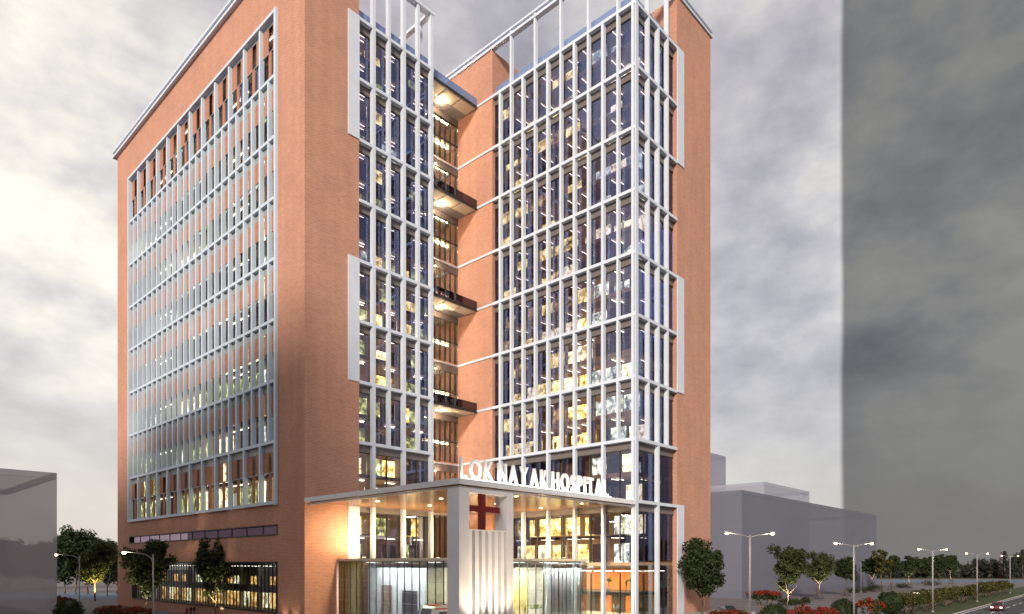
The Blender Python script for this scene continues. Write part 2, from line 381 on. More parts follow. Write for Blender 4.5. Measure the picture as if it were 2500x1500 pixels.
camsheet('side_road', -300, 420, 150, 182, 0.012, 'far_asphalt')
b = MB(); b.box(-6, 52, -34, -0.02, 0, G0, 'concrete'); tag(b.build('forecourt'), kind='structure')
# paving joints cut into the square: long shallow strips of darker stone
b = MB()
for k in range(26):
    x = 60 + k * 9.0; b.face([(x, -44, 0.006), (x + 0.35, -44, 0.006), (x + 0.35, 30, 0.006), (x, 30, 0.006)], 'steel_grey')
tag(b.build('paving_bands'), kind='structure')

# ------------------------------------------------------------------ hospital building
rnd = random.Random(4)
HB = empty('hospital_building', (0, 0, 0))
tag(HB, 'tall orange brick hospital tower with white framed glass walls and two wings', 'hospital')
def wall(name, axis, pos, u0, u1, z0, z1, th, m, holes=(), parent=HB):
    """A wall slab with openings; axis 'x' lies in a plane x = pos and faces -x, 'y' faces -y."""
    us = sorted({u0, u1, *[h[0] for h in holes], *[h[1] for h in holes]}); zs = sorted({z0, z1, *[h[2] for h in holes], *[h[3] for h in holes]})
    def solid(i, j):
        if i < 0 or j < 0 or i >= len(us) - 1 or j >= len(zs) - 1: return False
        cu, cz = (us[i] + us[i + 1]) / 2, (zs[j] + zs[j + 1]) / 2
        return not any(h[0] < cu < h[1] and h[2] < cz < h[3] for h in holes)
    P = (lambda u, d, z: (pos + d, u, z)) if axis == 'x' else (lambda u, d, z: (u, pos + d, z))
    b = MB()
    for i in range(len(us) - 1):
        for j in range(len(zs) - 1):
            if not solid(i, j): continue
            a, c, e, g = us[i], us[i + 1], zs[j], zs[j + 1]
            b.face([P(a, 0, e), P(c, 0, e), P(c, 0, g), P(a, 0, g)], m); b.face([P(a, th, e), P(a, th, g), P(c, th, g), P(c, th, e)], m)
            if not solid(i - 1, j): b.face([P(a, 0, e), P(a, 0, g), P(a, th, g), P(a, th, e)], m)
            if not solid(i + 1, j): b.face([P(c, 0, e), P(c, th, e), P(c, th, g), P(c, 0, g)], m)
            if not solid(i, j - 1): b.face([P(a, 0, e), P(a, th, e), P(c, th, e), P(c, 0, e)], m)
            if not solid(i, j + 1): b.face([P(a, 0, g), P(c, 0, g), P(c, th, g), P(a, th, g)], m)
    return b.build(name, parent)
GL0, GL1, GLB, GLT = 6.75, 62.6, 15.6, 79.45            # the framed grid on the long brick wall
wall('brick_wall', 'x', 0.0, 0.0, A_D, 0.0, TOP, 0.7, 'brick',
     [(GL0, GL1, GLB, GLT), (6.7, 62.6, 11.6, 13.0), (6.7, 61.2, 1.47, 8.2)])
wall('brick_wall', 'y', 0.0, 0.7, A_W, 0.0, TOP, 0.7, 'brick')
wall('brick_wall', 'x', A_W - 0.4, 0.7, A_D, 78.6, TOP, 0.4, 'brick')
wall('brick_wall', 'y', A_D - 0.7, 0.7, A_GX, 0.0, TOP, 0.7, 'brick')
wall('brick_wall', 'x', XB, YB, 22.0, 0.0, TOP, 0.6, 'brick')
wall('brick_wall', 'y', YB, XB + 0.6, 37.2, 79.2, TOP, 0.5, 'brick')
wall('brick_wall', 'y', YC, XR, XE, 0.0, TOP, 0.7, 'brick')
wall('brick_wall', 'x', XR, YC + 0.7, -12.0, 79.2, TOP, 0.6, 'brick')
wall('brick_wall', 'x', XE - 0.6, YC + 0.7, 22.0, 0.0, TOP, 0.6, 'brick')
wall('brick_wall', 'y', 21.4, XB + 0.6, XE - 0.6, 0.0, TOP, 0.6, 'brick')
# roofs
b = MB(); b.box(0.7, A_W - 0.4, 0.7, A_D - 0.7, 84.6, 84.9, 'concrete'); b.box(A_W, A_GX, 0.3, A_D - 0.7, LV[8] + 0.02, LV[8] + 0.17, 'concrete')
b.box(XB + 0.3, XR, YC + 0.3, YB, LV[8] + 0.02, LV[8] + 0.17, 'concrete'); b.box(XB + 0.6, XE - 0.6, YB + 0.5, 21.4, 84.6, 84.9, 'concrete')
b.box(XR + 0.6, XE - 0.6, YC + 0.7, YB + 0.4, 84.6, 84.9, 'concrete')
b.build('roof', HB)
# --- facade helper: u along the wall, d outward, z up
def F(axis, pos):
    if axis == 'x': return lambda u0, u1, d0, d1, z0, z1: (pos - d1, pos - d0, u0, u1, z0, z1)
    return lambda u0, u1, d0, d1, z0, z1: (u0, u1, pos - d1, pos - d0, z0, z1)
# cornices: channel of two flanges and a sunk web
def cornice(axis, pos, u0, u1, z0, z1, proj, back):
    P = F(axis, pos); b = MB(); h = z1 - z0
    b.box(*P(u0, u1, -back, proj, z0, z0 + h * 0.28), 'white'); b.box(*P(u0, u1, -back, proj - 0.28, z0 + h * 0.28, z1 - h * 0.25), 'white')
    b.box(*P(u0, u1, -back, proj, z1 - h * 0.25, z1), 'white')
    return b.build('cornice', HB)
cornice('x', 0.0, -0.55, A_D + 1.2, TOP + 0.003, 87.5, 0.55, 0.5)
cornice('y', 0.0, 0.5, A_W, TOP + 0.003, 87.5, 0.55, 0.5)
cornice('x', XB, YC - 0.2, 22.0, TOP + 0.1, 87.4, 0.20, 0.55)
cornice('y', YC, XB + 0.56, XE + 0.4, TOP + 0.1, 87.4, 0.20, 0.55)
b = MB(); b.box(9.0, A_GX, -0.2, 0.75, 86.9, 87.3, 'white'); b.box(A_GX - 0.7, A_GX, 0.75, 9.0, 86.9, 87.3, 'white'); b.build('pergola_beam', HB)

# --- long brick side: white egg-crate frame
f = F('x', 0.0)
NB = 12; BW = (GL1 - GL0) / NB
def P_(name, u0, u1, d0, d1, z0, z1, m, fn=None): return boxpart(name, HB, *(fn or f)(u0, u1, d0, d1, z0, z1), m)
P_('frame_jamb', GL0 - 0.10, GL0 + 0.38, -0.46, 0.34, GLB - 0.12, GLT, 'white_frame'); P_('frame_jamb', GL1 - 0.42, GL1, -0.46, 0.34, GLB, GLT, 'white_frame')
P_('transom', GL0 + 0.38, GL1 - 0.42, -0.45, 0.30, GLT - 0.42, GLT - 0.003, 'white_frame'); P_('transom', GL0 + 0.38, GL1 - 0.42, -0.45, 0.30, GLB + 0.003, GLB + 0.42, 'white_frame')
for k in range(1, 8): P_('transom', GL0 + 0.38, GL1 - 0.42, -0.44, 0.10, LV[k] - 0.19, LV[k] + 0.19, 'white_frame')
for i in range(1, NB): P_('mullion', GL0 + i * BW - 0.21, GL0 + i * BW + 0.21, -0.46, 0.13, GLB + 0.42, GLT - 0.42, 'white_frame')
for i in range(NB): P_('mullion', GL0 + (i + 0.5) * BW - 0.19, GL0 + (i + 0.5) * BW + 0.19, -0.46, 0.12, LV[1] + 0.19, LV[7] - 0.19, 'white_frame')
for k in range(8):
    zb, zt = LV[k] + 0.19, LV[k + 1] - 0.19
    if k == 0: zb = GLB + 0.42
    if k == 7: zt = GLT - 0.42
    for i in range(NB):
        a, c = GL0 + i * BW, GL0 + (i + 1) * BW
        if k in (0, 7):
            zm = zb + (zt - zb) * 0.5; top = zt - (0.95 if k == 0 else 0.35)
            P_('spandrel_panel', a + 0.21, c - 0.21, -0.43, -0.36, top, zt, 'spandrel' if k == 0 else 'white_frame')
            P_('brick_panel', a + 0.22, a + 1.75, -0.43, -0.31, zm + 0.12, top - 0.01, 'brick_panel')
            P_('brick_panel', c - 1.62, c - 0.22, -0.43, -0.31, zm + 0.12, top - 0.01, 'brick_panel')
            P_('rail', a + 0.22, c - 0.22, -0.47, -0.28, zm, zm + 0.12, 'steel_grey')
            P_('brick_panel', a + 2.2, a + 2.95, -0.43, -0.30, zb + 0.01, zm - 0.01, 'brick_panel')
            P_('window_pane', a + 0.22, c - 0.22, -0.54, -0.50, zm + 0.12, top, 'glass_left')
            P_('window_pane', a + 2.95, c - 0.22, -0.54, -0.50, zb, zm, 'glass_left')
            P_('window_pane', a + 0.22, a + 2.2, -0.54, -0.50, zb, zm, 'glass_blue' if k == 7 else 'glass_left')
        else:
            for s in (0, 1):
                ua, uc = a + s * BW / 2 + 0.2, a + (s + 1) * BW / 2 - 0.2
                P_('spandrel_panel', ua, uc, -0.43, -0.36, zt - 1.0, zt, 'spandrel')
                zb2 = zt - 1.0 - 2.7
                P_('brick_panel', ua + (0.0 if s else 0.02), uc - (0.35 if s else 0.02), -0.43, -0.31, zb2, zt - 1.01, 'brick_panel')
                P_('window_pane', ua, uc, -0.54, -0.50, zb, zt - 1.0, 'glass_left')
# rooms behind it
def slabs(x0, x1, y0, y1, zs, th=0.5, m='ceiling'):
    for z in zs: boxpart('floor_slab', HB, x0, x1, y0, y1, z - th, z - 0.004, m)
ZF = [z for k in range(8) for z in (LV[k], LV[k] + 3.95)] + [LV[8]]
slabs(0.75, 6.2, GL0 - 3, GL1 + 3, ZF)
def pick(r, table):
    t = sum(w for w, _ in table); x = r.random() * t
    for w, n in table:
        x -= w
        if x <= 0: return n
    return table[-1][1]
for j, z in enumerate(ZF[:-1]):
    for i in range(6):
        u0 = GL0 + i * 2 * BW; d = rnd.choice((2.0, 2.6, 3.4))
        warm = 0.5 if j < 7 else 0.22
        mm = pick(rnd, ((warm * 0.25 * (1 - i / 6), 'room_amber'), (warm * 0.5 * (1 - i / 8), 'room_white'), (0.16, 'room_green'), (0.16, 'room_cool'), (0.9 - warm, 'room_dusk')))
        boxpart('office_wall', HB, d, d + 0.15, u0 + 0.02, u0 + 2 * BW - 0.02, z, z + 3.45, mm)
        if j % 1 == 0 and i % 2 == 0: boxpart('partition', HB, 0.9, d, u0 + BW, u0 + BW + 0.12, z, z + 3.45, 'interior_brown')
    for i in ((0, 3) if j % 2 else (1, 4)):
        u0 = GL0 + (i + 0.5) * 2 * BW
        boxpart('office_light', HB, 1.2, 1.35, u0 - 3.2, u0 + 3.2, z + 3.3, z + 3.36, 'strip_light')
# strip window and shop window in the base of the long side
def framed(y0, y1, z0, z1, n, gm, fr=0.22, mull=0.09, label=None):
    w = boxpart('window', HB, 0.36, 0.40, y0 + fr, y1 - fr, z0 + fr, z1 - fr, gm)
    b = MB(); b.box(-0.06, 0.5, y0, y1, z0, z0 + fr, 'frame_dark'); b.box(-0.06, 0.5, y0, y1, z1 - fr, z1, 'frame_dark')
    b.box(-0.06, 0.5, y0, y0 + fr, z0 + fr, z1 - fr, 'frame_dark'); b.box(-0.06, 0.5, y1 - fr, y1, z0 + fr, z1 - fr, 'frame_dark')
    b.build('window_frame', w, o=WLOC[w.name])
    for i in range(1, n):
        u = y0 + (y1 - y0) * i / n; boxpart('window_mullion', w, 0.30, 0.44, u - mull / 2, u + mull / 2, z0 + fr, z1 - fr, 'frame_dark')
framed(6.7, 62.6, 11.6, 13.0, 12, 'glass_strip', 0.16, 0.10)
framed(6.7, 61.2, 1.47, 8.2, 52, 'glass_clear', 0.20, 0.06)
slabs(0.72, 9.0, 3, 64, (11.5, 13.6), 0.3); boxpart('office_wall', HB, 3.0, 3.2, 4, 64, 11.5, 13.3, 'mauve_glow')
for i in range(9): boxpart('office_light', HB, 1.2, 1.3, 8 + i * 6.1, 10.6 + i * 6.1, 13.15, 13.2, 'strip_light')
# the shop behind the big window: floor, gallery, back wall, columns, lights
boxpart('floor_slab', HB, 0.72, 11, 3, 64, 0.9, 1.3, 'interior_brown'); boxpart('floor_slab', HB, 2.2, 11, 3, 64, 3.9, 4.75, 'interior_dark'); boxpart('floor_slab', HB, 0.72, 11, 3, 64, 8.25, 8.6, 'interior_dark')
b = MB(); 
for i in range(19):
    u0 = 5 + i * 3.1; r = rnd.random()
    boxpart('office_wall', HB, 6.0, 6.2, u0, u0 + 3.08, 1.3, 3.9, 'room_shop' if r < 0.8 else 'room_white')
    boxpart('office_wall', HB, 6.0, 6.2, u0, u0 + 3.08, 4.75, 6.0, 'room_shop' if r < 0.55 else ('room_white' if r < 0.75 else 'interior_brown'))
    boxpart('office_wall', HB, 6.0, 6.2, u0, u0 + 3.08, 6.0, 8.25, 'interior_orange' if 46 < u0 < 56 else 'interior_dark')
for i in range(10): boxpart('column', HB, 3.6, 4.1, 7.2 + i * 5.9, 7.75 + i * 5.9, 1.3, 8.25, 'interior_white')
for i in range(16): boxpart('office_light', HB, 1.4, 1.5, 7.5 + i * 3.4, 10.0 + i * 3.4, 7.55, 7.62, 'strip_light')

# --- glazed walls of the two wings
def grid_wall(axis, pos, us, end0, end1, pergola, interior, cap0, cap1, deep_odd, d0=0.10, wm=0.18):
    """us: mullion lines; end0/end1 glass limits; deep_odd: indices whose mullion runs to the ground."""
    fn = F(axis, pos)
    lo, hi = min(end0, end1), max(end0, end1)
    for k in range(1, 9): P_('transom', cap0, cap1, -0.49, d0 - 0.02, LV[k] - 0.2, LV[k] + 0.2, 'white', fn)
    P_('transom', cap0, cap1, -0.49, d0 - 0.02, LV[0] - 0.2, LV[0] + 0.2, 'white', fn)
    for i, u in enumerate(us):
        w = wm if i in deep_odd else wm * 0.84
        zt = 87.0 if i in pergola else LV[8] + 0.19
        zb = 0.0 if i in deep_odd else LV[1] + 0.2
        P_('mullion', u - w, u + w, -0.5, d0, zb, zt, 'white', fn)
    cells = sorted([lo] + [u for u in us if lo + 0.6 < u < hi - 0.6] + [hi])
    odd = sorted([lo] + [us[i] for i in deep_odd if lo + 0.6 < us[i] < hi - 0.6] + [hi])
    for k in range(-2, 8):
        cs = cells if k >= 1 else odd
        zb = (LV[k] + 0.2) if k >= 0 else (G0 + 0.02 if k == -2 else 8.3); zt = (LV[k + 1] - 0.2) if k >= 0 else (7.7 if k == -2 else LV[0] - 0.2)
        for a, c in zip(cs[:-1], cs[1:]):
            if k >= -1:
                P_('fascia_panel', a + 0.02, c - 0.02, -0.62, -0.54, zt - 0.95, zt, 'fascia', fn)
                P_('glass_pane', a + 0.02, c - 0.02, -0.68, -0.64, zb, zt - 0.95, 'glass', fn)
                P_('glazing_bar', a + 0.02, c - 0.02, -0.72, -0.56, zt - 1.07, zt - 0.955, 'frame_dark', fn)
            else: P_('glass_pane', a + 0.02, c - 0.02, -0.68, -0.64, zb, zt, 'glass_clear', fn)
            if k < 1 and c - a > 3.5: P_('glazing_bar', (a + c) / 2 - 0.05, (a + c) / 2 + 0.05, -0.74, -0.52, zb, zt - 1.08, 'frame_dark', fn)
    pz = LV[8] + 0.2
    P_('parapet_glass', cap0, cap1, -0.95, -0.90, pz, pz + 1.75, 'glass_parapet', fn)
A_US = [10.1, 12.62, 15.14, 17.66, 20.1]
grid_wall('y', 0.0, A_US, A_W, A_GX, (0, 1, 2, 3, 4), None, A_W, A_GX, (0, 2, 4), wm=0.25)
B_US = [-27.43] + [-27.5 + 2.36 * i for i in range(1, 10)] + [-4.0]
grid_wall('x', XB, B_US, YC + 0.4, YB, (0, 1, 3, 5, 7, 9), None, YC + 0.02, YB, (0, 2, 4, 6, 8, 10))
R_US = [33.25, 35.7, 38.1]
grid_wall('y', YC, R_US, XB + 0.4, XR, (0, 2), None, XB + 0.4, XR, (1,))
boxpart('mullion', HB, XB - 0.12, XB + 0.55, YC - 0.12, YC + 0.02, 0, LV[8] + 0.2, 'white')
# side of the left wing towards the recess: glass returns
fA = lambda u0, u1, d0, d1, z0, z1: (A_GX + d0, A_GX + d1, u0, u1, z0, z1)
for k in range(0, 8):
    P_('side_glass', 0.3, YR, -0.3, -0.26, LV[k] + 0.2, LV[k + 1] - 0.2, 'glass', fA); P_('side_band', 0.11, YR, -0.3, -0.05, LV[k] - 0.2, LV[k] + 0.2, 'white', fA)
for yy in (2.7, YR - 0.2): P_('mullion', yy - 0.2, yy + 0.2, -0.4, 0.05, G0, 87.0 if yy < 3 else LV[8], 'white', fA)
for yy in (8.6,): P_('mullion', yy - 0.2, yy + 0.2, -0.4, 0.05, LV[8] + 0.1, 86.9, 'white', fA)

# wide white cover plates beside the glass, two storeys pairs high
for z0, z1 in ((LV[6] - 0.05, LV[8] + 0.22), (LV[2] - 0.05, LV[4] + 0.22), (G0, LV[0] - 0.5)):
    b = MB(); b.box(6.1, A_W - 0.003, -0.13, -0.003, z0, z1, 'white'); b.build('cover_plate', HB)
for z0, z1 in ((LV[6] - 0.05, LV[8] + 0.22), (LV[2] - 0.05, LV[4] + 0.22), (G0, LV[0] + 0.2)):
    b = MB(); b.box(XR + 0.003, 42.4, YC - 0.13, YC - 0.003, z0, z1, 'white'); b.build('cover_plate', HB)

# interiors: floors, back walls with lit rooms, ceiling lights
slabs(A_W, A_GX - 0.35, 0.78, 10.0, ZF); slabs(XB + 0.78, XR - 0.1, YC + 0.78, YB - 0.02, ZF)
slabs(XB + 0.78, XE - 1, YC + 0.78, YB - 0.02, (4.2,), 0.4, 'interior_dark'); slabs(XB + 0.78, XE - 1, YC + 0.78, YB - 0.02, (8.1,), 0.7, 'interior_brown'); slabs(A_W, A_GX - 0.35, 0.78, 10.0, (8.1,), 0.7, 'interior_brown')
for j, z in enumerate([8.1 + 0.0, 11.9] + ZF[:-1]):
    low = max(0.0, 1 - j / 15)
    for i in range(5):
        u0 = A_W + i * 2.52; d = rnd.choice((1.9, 2.4, 3.2, 4.4))
        mm = pick(rnd, ((0.35 + 0.45 * low, 'room_green'), (0.2 + 0.6 * low, 'room_gold'), (0.22, 'room_cool' if low < 0.5 else 'room_white'), (0.45, 'room_dusk'), (0.15, 'interior_brown')))
        boxpart('room_wall', HB, u0 + 0.02, u0 + 2.5, d, d + 0.12, z, z + 2.5, mm)
        if i in (1, 3): boxpart('partition', HB, u0, u0 + 0.12, 1.2, d, z, z + 3.45, 'interior_brown')
    for i in (0, 2, 4):
        u0 = A_W + i * 2.52
        for q in (0, 1): boxpart('ceiling_light', HB, u0 + 0.3 + 0.35 * q, u0 + 1.9 + 0.35 * q, 1.5 + q * 0.7, 1.58 + q * 0.7, z + 3.22, z + 3.27, 'strip_light')
    for i in range(10):
        u0 = YC + 0.8 + i * 2.44; d = XB + rnd.choice((1.9, 2.3, 2.8, 3.6))
        mid = math.exp(-((j - 5.5) / 4.0) ** 2)
        if i <= 2: tb = ((0.5, 'room_cool'), (0.25, 'room_white'), (0.5, 'room_dusk'))
        else: tb = ((1.2 + 1.8 * mid, 'room_gold'), (0.5, 'room_amber'), (0.2 + 0.5 * mid, 'room_white'), (0.3 * (1 - 0.5 * mid), 'room_dusk'), (0.15, 'interior_brown'))
        if j in (2, 3) and i > 2: tb = ((0.25, 'room_amber'), (0.6, 'room_dusk'), (1.0, 'interior_brown'))
        boxpart('room_wall', HB, d, d + 0.12, u0 + 0.02, u0 + 2.42, z, z + 2.5, pick(rnd, tb))
        if i in (3, 5, 7): boxpart('partition', HB, XB + 1.3, d, u0, u0 + 0.12, z, z + 3.45, 'interior_brown')
        if i in (1, 3, 4, 6, 8) and j < 18:
            boxpart('ceiling_light', HB, XB + 1.5, XB + 3.1, u0 + 0.5, u0 + 0.58, z + 3.22, z + 3.27, 'strip_light')
            boxpart('ceiling_light', HB, XB + 1.1, XB + 2.7, u0 + 1.1, u0 + 1.18, z + 3.22, z + 3.27, 'strip_light')
    boxpart('back_wall', HB, A_W, A_GX - 0.4, 6.3, 6.5, z, z + 3.42, 'interior_brown'); boxpart('back_wall', HB, XB + 6.3, XB + 6.5, YC + 6.5, YB - 0.05, z, z + 3.42, 'interior_brown')
    for i in range(2):
        u0 = 33.4 + i * 3.5
        boxpart('room_wall', HB, u0, u0 + 3.3, YC + 4.0 + 1.5 * i, YC + 4.15 + 1.5 * i, z, z + 2.6, pick(rnd, ((0.45, 'room_green'), (0.35, 'room_cool'), (0.6, 'room_dusk'))))
        boxpart('corner_light', HB, u0 + 0.6, u0 + 2.0, YC + 1.6, YC + 1.68, z + 3.22, z + 3.27, 'strip_light')

# --- recess between the wings: curtain wall, beams, balconies
fr_ = F('y', YR)
for k in range(0, 8):
    zb, zt = LV[k] + 0.22, LV[k + 1] - 1.35
    if (k + 1) % 2 == 0: zt = LV[k + 1] - 1.2
    P_('recess_glass', A_GX, XB, -0.10, -0.06, zb, zt, 'glass_clear', fr_)
    P_('recess_beam', A_GX, XB, -0.4, 0.0, zt, LV[k + 1] - 0.2, 'fascia', fr_)
    P_('recess_band', A_GX, XB, -0.4, 0.10, LV[k + 1] - 0.2, LV[k + 1], 'white', fr_)
    for i in range(9):
        u = XB - 0.55 - i * 1.06; P_('recess_mullion', u - 0.05, u + 0.05, -0.2, 0.06, zb, zt, 'frame_dark', fr_)
    P_('recess_rail', A_GX, XB, -0.16, 0.02, (zb + zt) / 2 - 0.05, (zb + zt) / 2 + 0.05, 'frame_dark', fr_)
    for zz in (LV[k], LV[k] + 3.95): boxpart('recess_floor', HB, A_GX, XB, YR + 0.45, YR + 6, zz - 0.35, zz, 'soffit_panel')
    for zz in (LV[k], LV[k] + 3.95):
        boxpart('lobby_light', HB, A_GX + 2, XB - 1.0, YR + 1.2, YR + 1.5, zz + 3.30, zz + 3.36, 'lobby_glow')
    boxpart('lobby_wall', HB, A_GX, XB, YR + 5.8, YR + 6, LV[k], LV[k + 1] - 0.4, 'soffit_panel')
P_('recess_glass', A_GX, XB, -0.10, -0.06, G0 + 0.1, LV[0] - 0.4, 'glass_clear', fr_)
for i in range(9):
    u = XB - 0.55 - i * 1.06; P_('recess_mullion', u - 0.05, u + 0.05, -0.2, 0.06, G0, LV[0] - 0.4, 'frame_dark', fr_)
boxpart('lobby_wall', HB, A_GX, XB, YR + 5.8, YR + 6, G0, LV[0] - 0.4, 'interior_white')
for k in range(1, 9):      # white bands on the brick of the right wing
    ye = 0.94 if k % 2 == 0 else YR
    b = MB(); b.box(XB - 0.13, XB - 0.003, YB, ye, LV[k] - 0.2, LV[k] + 0.12, 'white'); b.build('white_band', HB)
for k in (2, 4, 6, 8):
    z = LV[k]
    s = boxpart('balcony', HB, A_GX + 0.06, XB - 0.004, 0.94, YR - 0.12, z - 0.28, z - 0.02, 'steel_grey')
    xm = (A_GX + XB) / 2
    for a, c in ((A_GX + 0.5, A_GX + 3.3), (A_GX + 3.6, A_GX + 6.3), (A_GX + 6.6, XB - 0.3)):
        boxpart('soffit_panel', s, a, c, 1.2, 3.3, z - 0.34, z - 0.283, 'soffit_panel')
    boxpart('balustrade', s, A_GX + 0.1, XB - 0.03, 0.96, 1.0, z, z + 1.25, 'glass_rail' if k < 8 else 'glass_parapet')
    boxpart('balcony_edge', s, A_GX + 0.06, XB - 0.006, 0.84, 0.937, z - 0.34, z + 0.03, 'frame_dark')

for k in range(1, 9):          # small lamps added under each recess beam and balcony for a warm glow
    z = LV[k] - (1.5 if k % 2 else 0.42); y = YR - (0.35 if k % 2 else 1.6)
    b = MB(); b.tube([(A_GX + 4.6, y, z), (A_GX + 4.6, y, z + 0.07)], 0.16, 'downlight', 10); b.build('recess_fill_lamp', HB)
    point('recess_fill', (A_GX + 4.6, y - 0.15, z - 0.2), 480, (1.0, 0.72, 0.42), 0.2, HB)
# ------------------------------------------------------------------ canopy, portal, sign, pavilion
CN = empty('entrance_canopy', (0, YC, G0))
tag(CN, 'thin white edged canopy roof with warm timber soffit spanning between the two wings', 'canopy')
ZC0, ZC1 = 15.38, 15.92
b = MB(); b.box(0.0, XB - 0.16, YC, -0.16, ZC0 + 0.12, ZC1 - 0.05, 'white_trim'); b.build('canopy_slab', CN)
b = MB(); b.box(-0.14, 0.0, YC - 0.14, -0.15, ZC0, ZC1, 'white_trim'); b.box(0.0, XB - 0.16, YC - 0.14, YC, ZC0, ZC1, 'white_trim'); b.build('edge_fascia', CN)
b = MB(); b.box(0.35, 0.5, YC + 0.35, -0.2, ZC0 - 0.28, ZC0 - 0.1, 'white_trim'); b.box(0.5, XB - 0.2, YC + 0.35, YC + 0.5, ZC0 - 0.28, ZC0 - 0.1, 'white_trim'); b.build('lower_lip', CN)
for i in range(18):       # soffit boards
    y0 = YC + 0.55 + i * 1.495
    boxpart('soffit_board', CN, 0.55, XB - 0.8, y0, y0 + 1.46, ZC0 - 0.02, ZC0 + 0.1, 'soffit_wood')
WARM = (1.0, 0.74, 0.42)
for x, y in ((5, -8), (13, -8), (22, -8), (8, -16), (17, -16), (25.5, -16), (12, -24), (24, -24)):
    b = MB(); b.tube([(x, y, ZC0 - 0.05), (x, y, ZC0 - 0.022)], 0.22, 'downlight', 10); b.build('downlight', CN)
for x, y in ((6, -7), (24, -8), (17, -17), (25, -21)):
    area('downlight_glow', (x, y, ZC0 - 0.08), 1.2, 1.2, 2100, WARM, parent=CN)

PT = empty('entrance_portal', (0, YC, G0))
tag(PT, 'white portal frame with ribbed panel and dark red cross under the canopy corner', 'portal')
zt = ZC0 - 0.30
YD = YC + 1.7
boxpart('pillar', PT, 0.0, 1.3, YC + 0.02, YD, G0, zt + 0.02, 'white_trim'); boxpart('pillar', PT, 6.55, 7.45, YC + 0.02, YD, G0, zt + 0.02, 'white_trim')
boxpart('lintel', PT, 1.3, 6.55, YC + 0.03, YD - 0.01, 14.72, zt, 'white_trim')
boxpart('back_panel', PT, 1.3, 6.55, YC + 0.75, YD - 0.1, G0, 11.1, 'white_trim')
for i in range(6):
    x = 1.3 + 0.10 + i * 0.895; boxpart('rib', PT, x, x + 0.47, YC + 0.25, YC + 0.748, G0, 11.1, 'white_trim')
boxpart('ledge', PT, 1.3, 6.55, YC + 0.1, YD - 0.05, 11.103, 11.2, 'white_trim')
cr = empty('red_cross', (3.62, YC + 0.7, 12.9)); cr.parent = PT; cr.location = Vector((3.62, YC + 0.7, 12.9)) - WLOC[PT.name]
b = MB(); b.box(3.28, 3.96, YC + 0.5, YC + 0.9, 11.2, 14.72, 'cross_red'); b.box(1.3, 3.28, YC + 0.5, YC + 0.9, 12.95, 13.55, 'cross_red'); b.box(3.96, 5.95, YC + 0.5, YC + 0.9, 12.95, 13.55, 'cross_red')
COL.objects.unlink(cr); bpy.data.objects.remove(cr)
b.build('red_cross', PT)
for x in (2.2, 5.2): point('rib_light', (x, YC - 3.2, G0 + 0.3), 1900, (1.0, 0.74, 0.45), 0.15, PT, 75, (0, 0.62, 1))

SG = empty('hospital_sign', (0, YC, ZC1))
tag(SG, 'large white raised letters reading LOK NAYAK HOSPITAL along the canopy edge', 'sign')
def letters(word, x0, x1):
    tot = []
    for ch in word:
        cu = bpy.data.curves.new('letter', 'FONT'); cu.body = ch; cu.size = 2.78; cu.extrude = 0.13; cu.offset = 0.026; cu.bevel_depth = 0.02; cu.bevel_resolution = 0; cu.resolution_u = 5
        ob = bpy.data.objects.new('letter', cu); COL.objects.link(ob)
        me = bpy.data.meshes.new_from_object(ob.evaluated_get(bpy.context.evaluated_depsgraph_get()))
        bpy.data.objects.remove(ob); xs = [v.co.x for v in me.vertices]; tot.append((me, min(xs), max(xs)))
    wsum = sum(b_ - a_ for _, a_, b_ in tot); gap = 0.42
    k = (x1 - x0 - gap * (len(word) - 1)) / wsum; x = x0
    for me, a_, b_ in tot:
        ys = [v.co.y for v in me.vertices]; zs = 2.02 / (max(ys) - min(ys)); ymin = min(ys)
        me.transform(Matrix(((k, 0, 0, -a_ * k), (0, 0, -1, 0), (0, zs, 0, -ymin * zs), (0, 0, 0, 1))))
        me.materials.clear(); me.materials.append(M['white_letter'])
        link('letter', me, SG, (x, YC + 0.25, ZC1 + 0.03)); x += (b_ - a_) * k + gap
bpy.context.view_layer.update()
letters('LOK', 0.30, 4.75); letters('NAYAK', 5.45, 13.1); letters('HOSPITAL', 13.9, 24.4)
boxpart('letter_rail', SG, 0.2, 24.6, YC + 0.1, YC + 0.4, ZC1 - 0.04, ZC1 + 0.02, 'steel_grey')
boxpart('letter_lamp', SG, 0.2, 24.6, YC - 0.12, YC - 0.02, ZC1 + 0.01, ZC1 + 0.06, 'letter_light')
for k in range(3): area('letter_glow', (4.2 + k * 8.1, YC - 0.30, ZC1 + 0.12), 8.0, 0.12, 110, (1.0, 0.96, 0.90), (R(155), 0, 0), SG)

PV = empty('entrance_pavilion', (4.56, -20.4, G0))
tag(PV, 'low glass entrance hall with thin fins lit from inside under the canopy', 'entrance hall')
PX0, PY0, PZ = 4.56, -20.4, 8.22
b = MB(); b.box(PX0 - 0.15, XB - 0.17, PY0 - 0.15, -0.17, PZ, PZ + 0.32, 'soffit_panel'); b.build('roof_slab', PV)
n = 15
for i in range(n):
    a = PY0 + i * (-0.2 - PY0) / n; c = PY0 + (i + 1) * (-0.2 - PY0) / n
    boxpart('glass_panel', PV, PX0, PX0 + 0.03, a + 0.03, c - 0.03, G0, PZ, 'glass_green' if i > 10 else 'glass_clear')
    boxpart('glass_fin', PV, PX0 - 0.05, PX0 + 0.06, a - 0.025, a + 0.025, G0, PZ, 'frame_dark')
n = 17
for i in range(n):
    a = PX0 + i * (XB - 0.2 - PX0) / n; c = PX0 + (i + 1) * (XB - 0.2 - PX0) / n
    boxpart('glass_panel', PV, a + 0.03, c - 0.03, PY0, PY0 + 0.03, G0, PZ, 'glass_clear')
    boxpart('glass_fin', PV, a - 0.025, a + 0.025, PY0 - 0.05, PY0 + 0.06, G0, PZ, 'frame_dark')
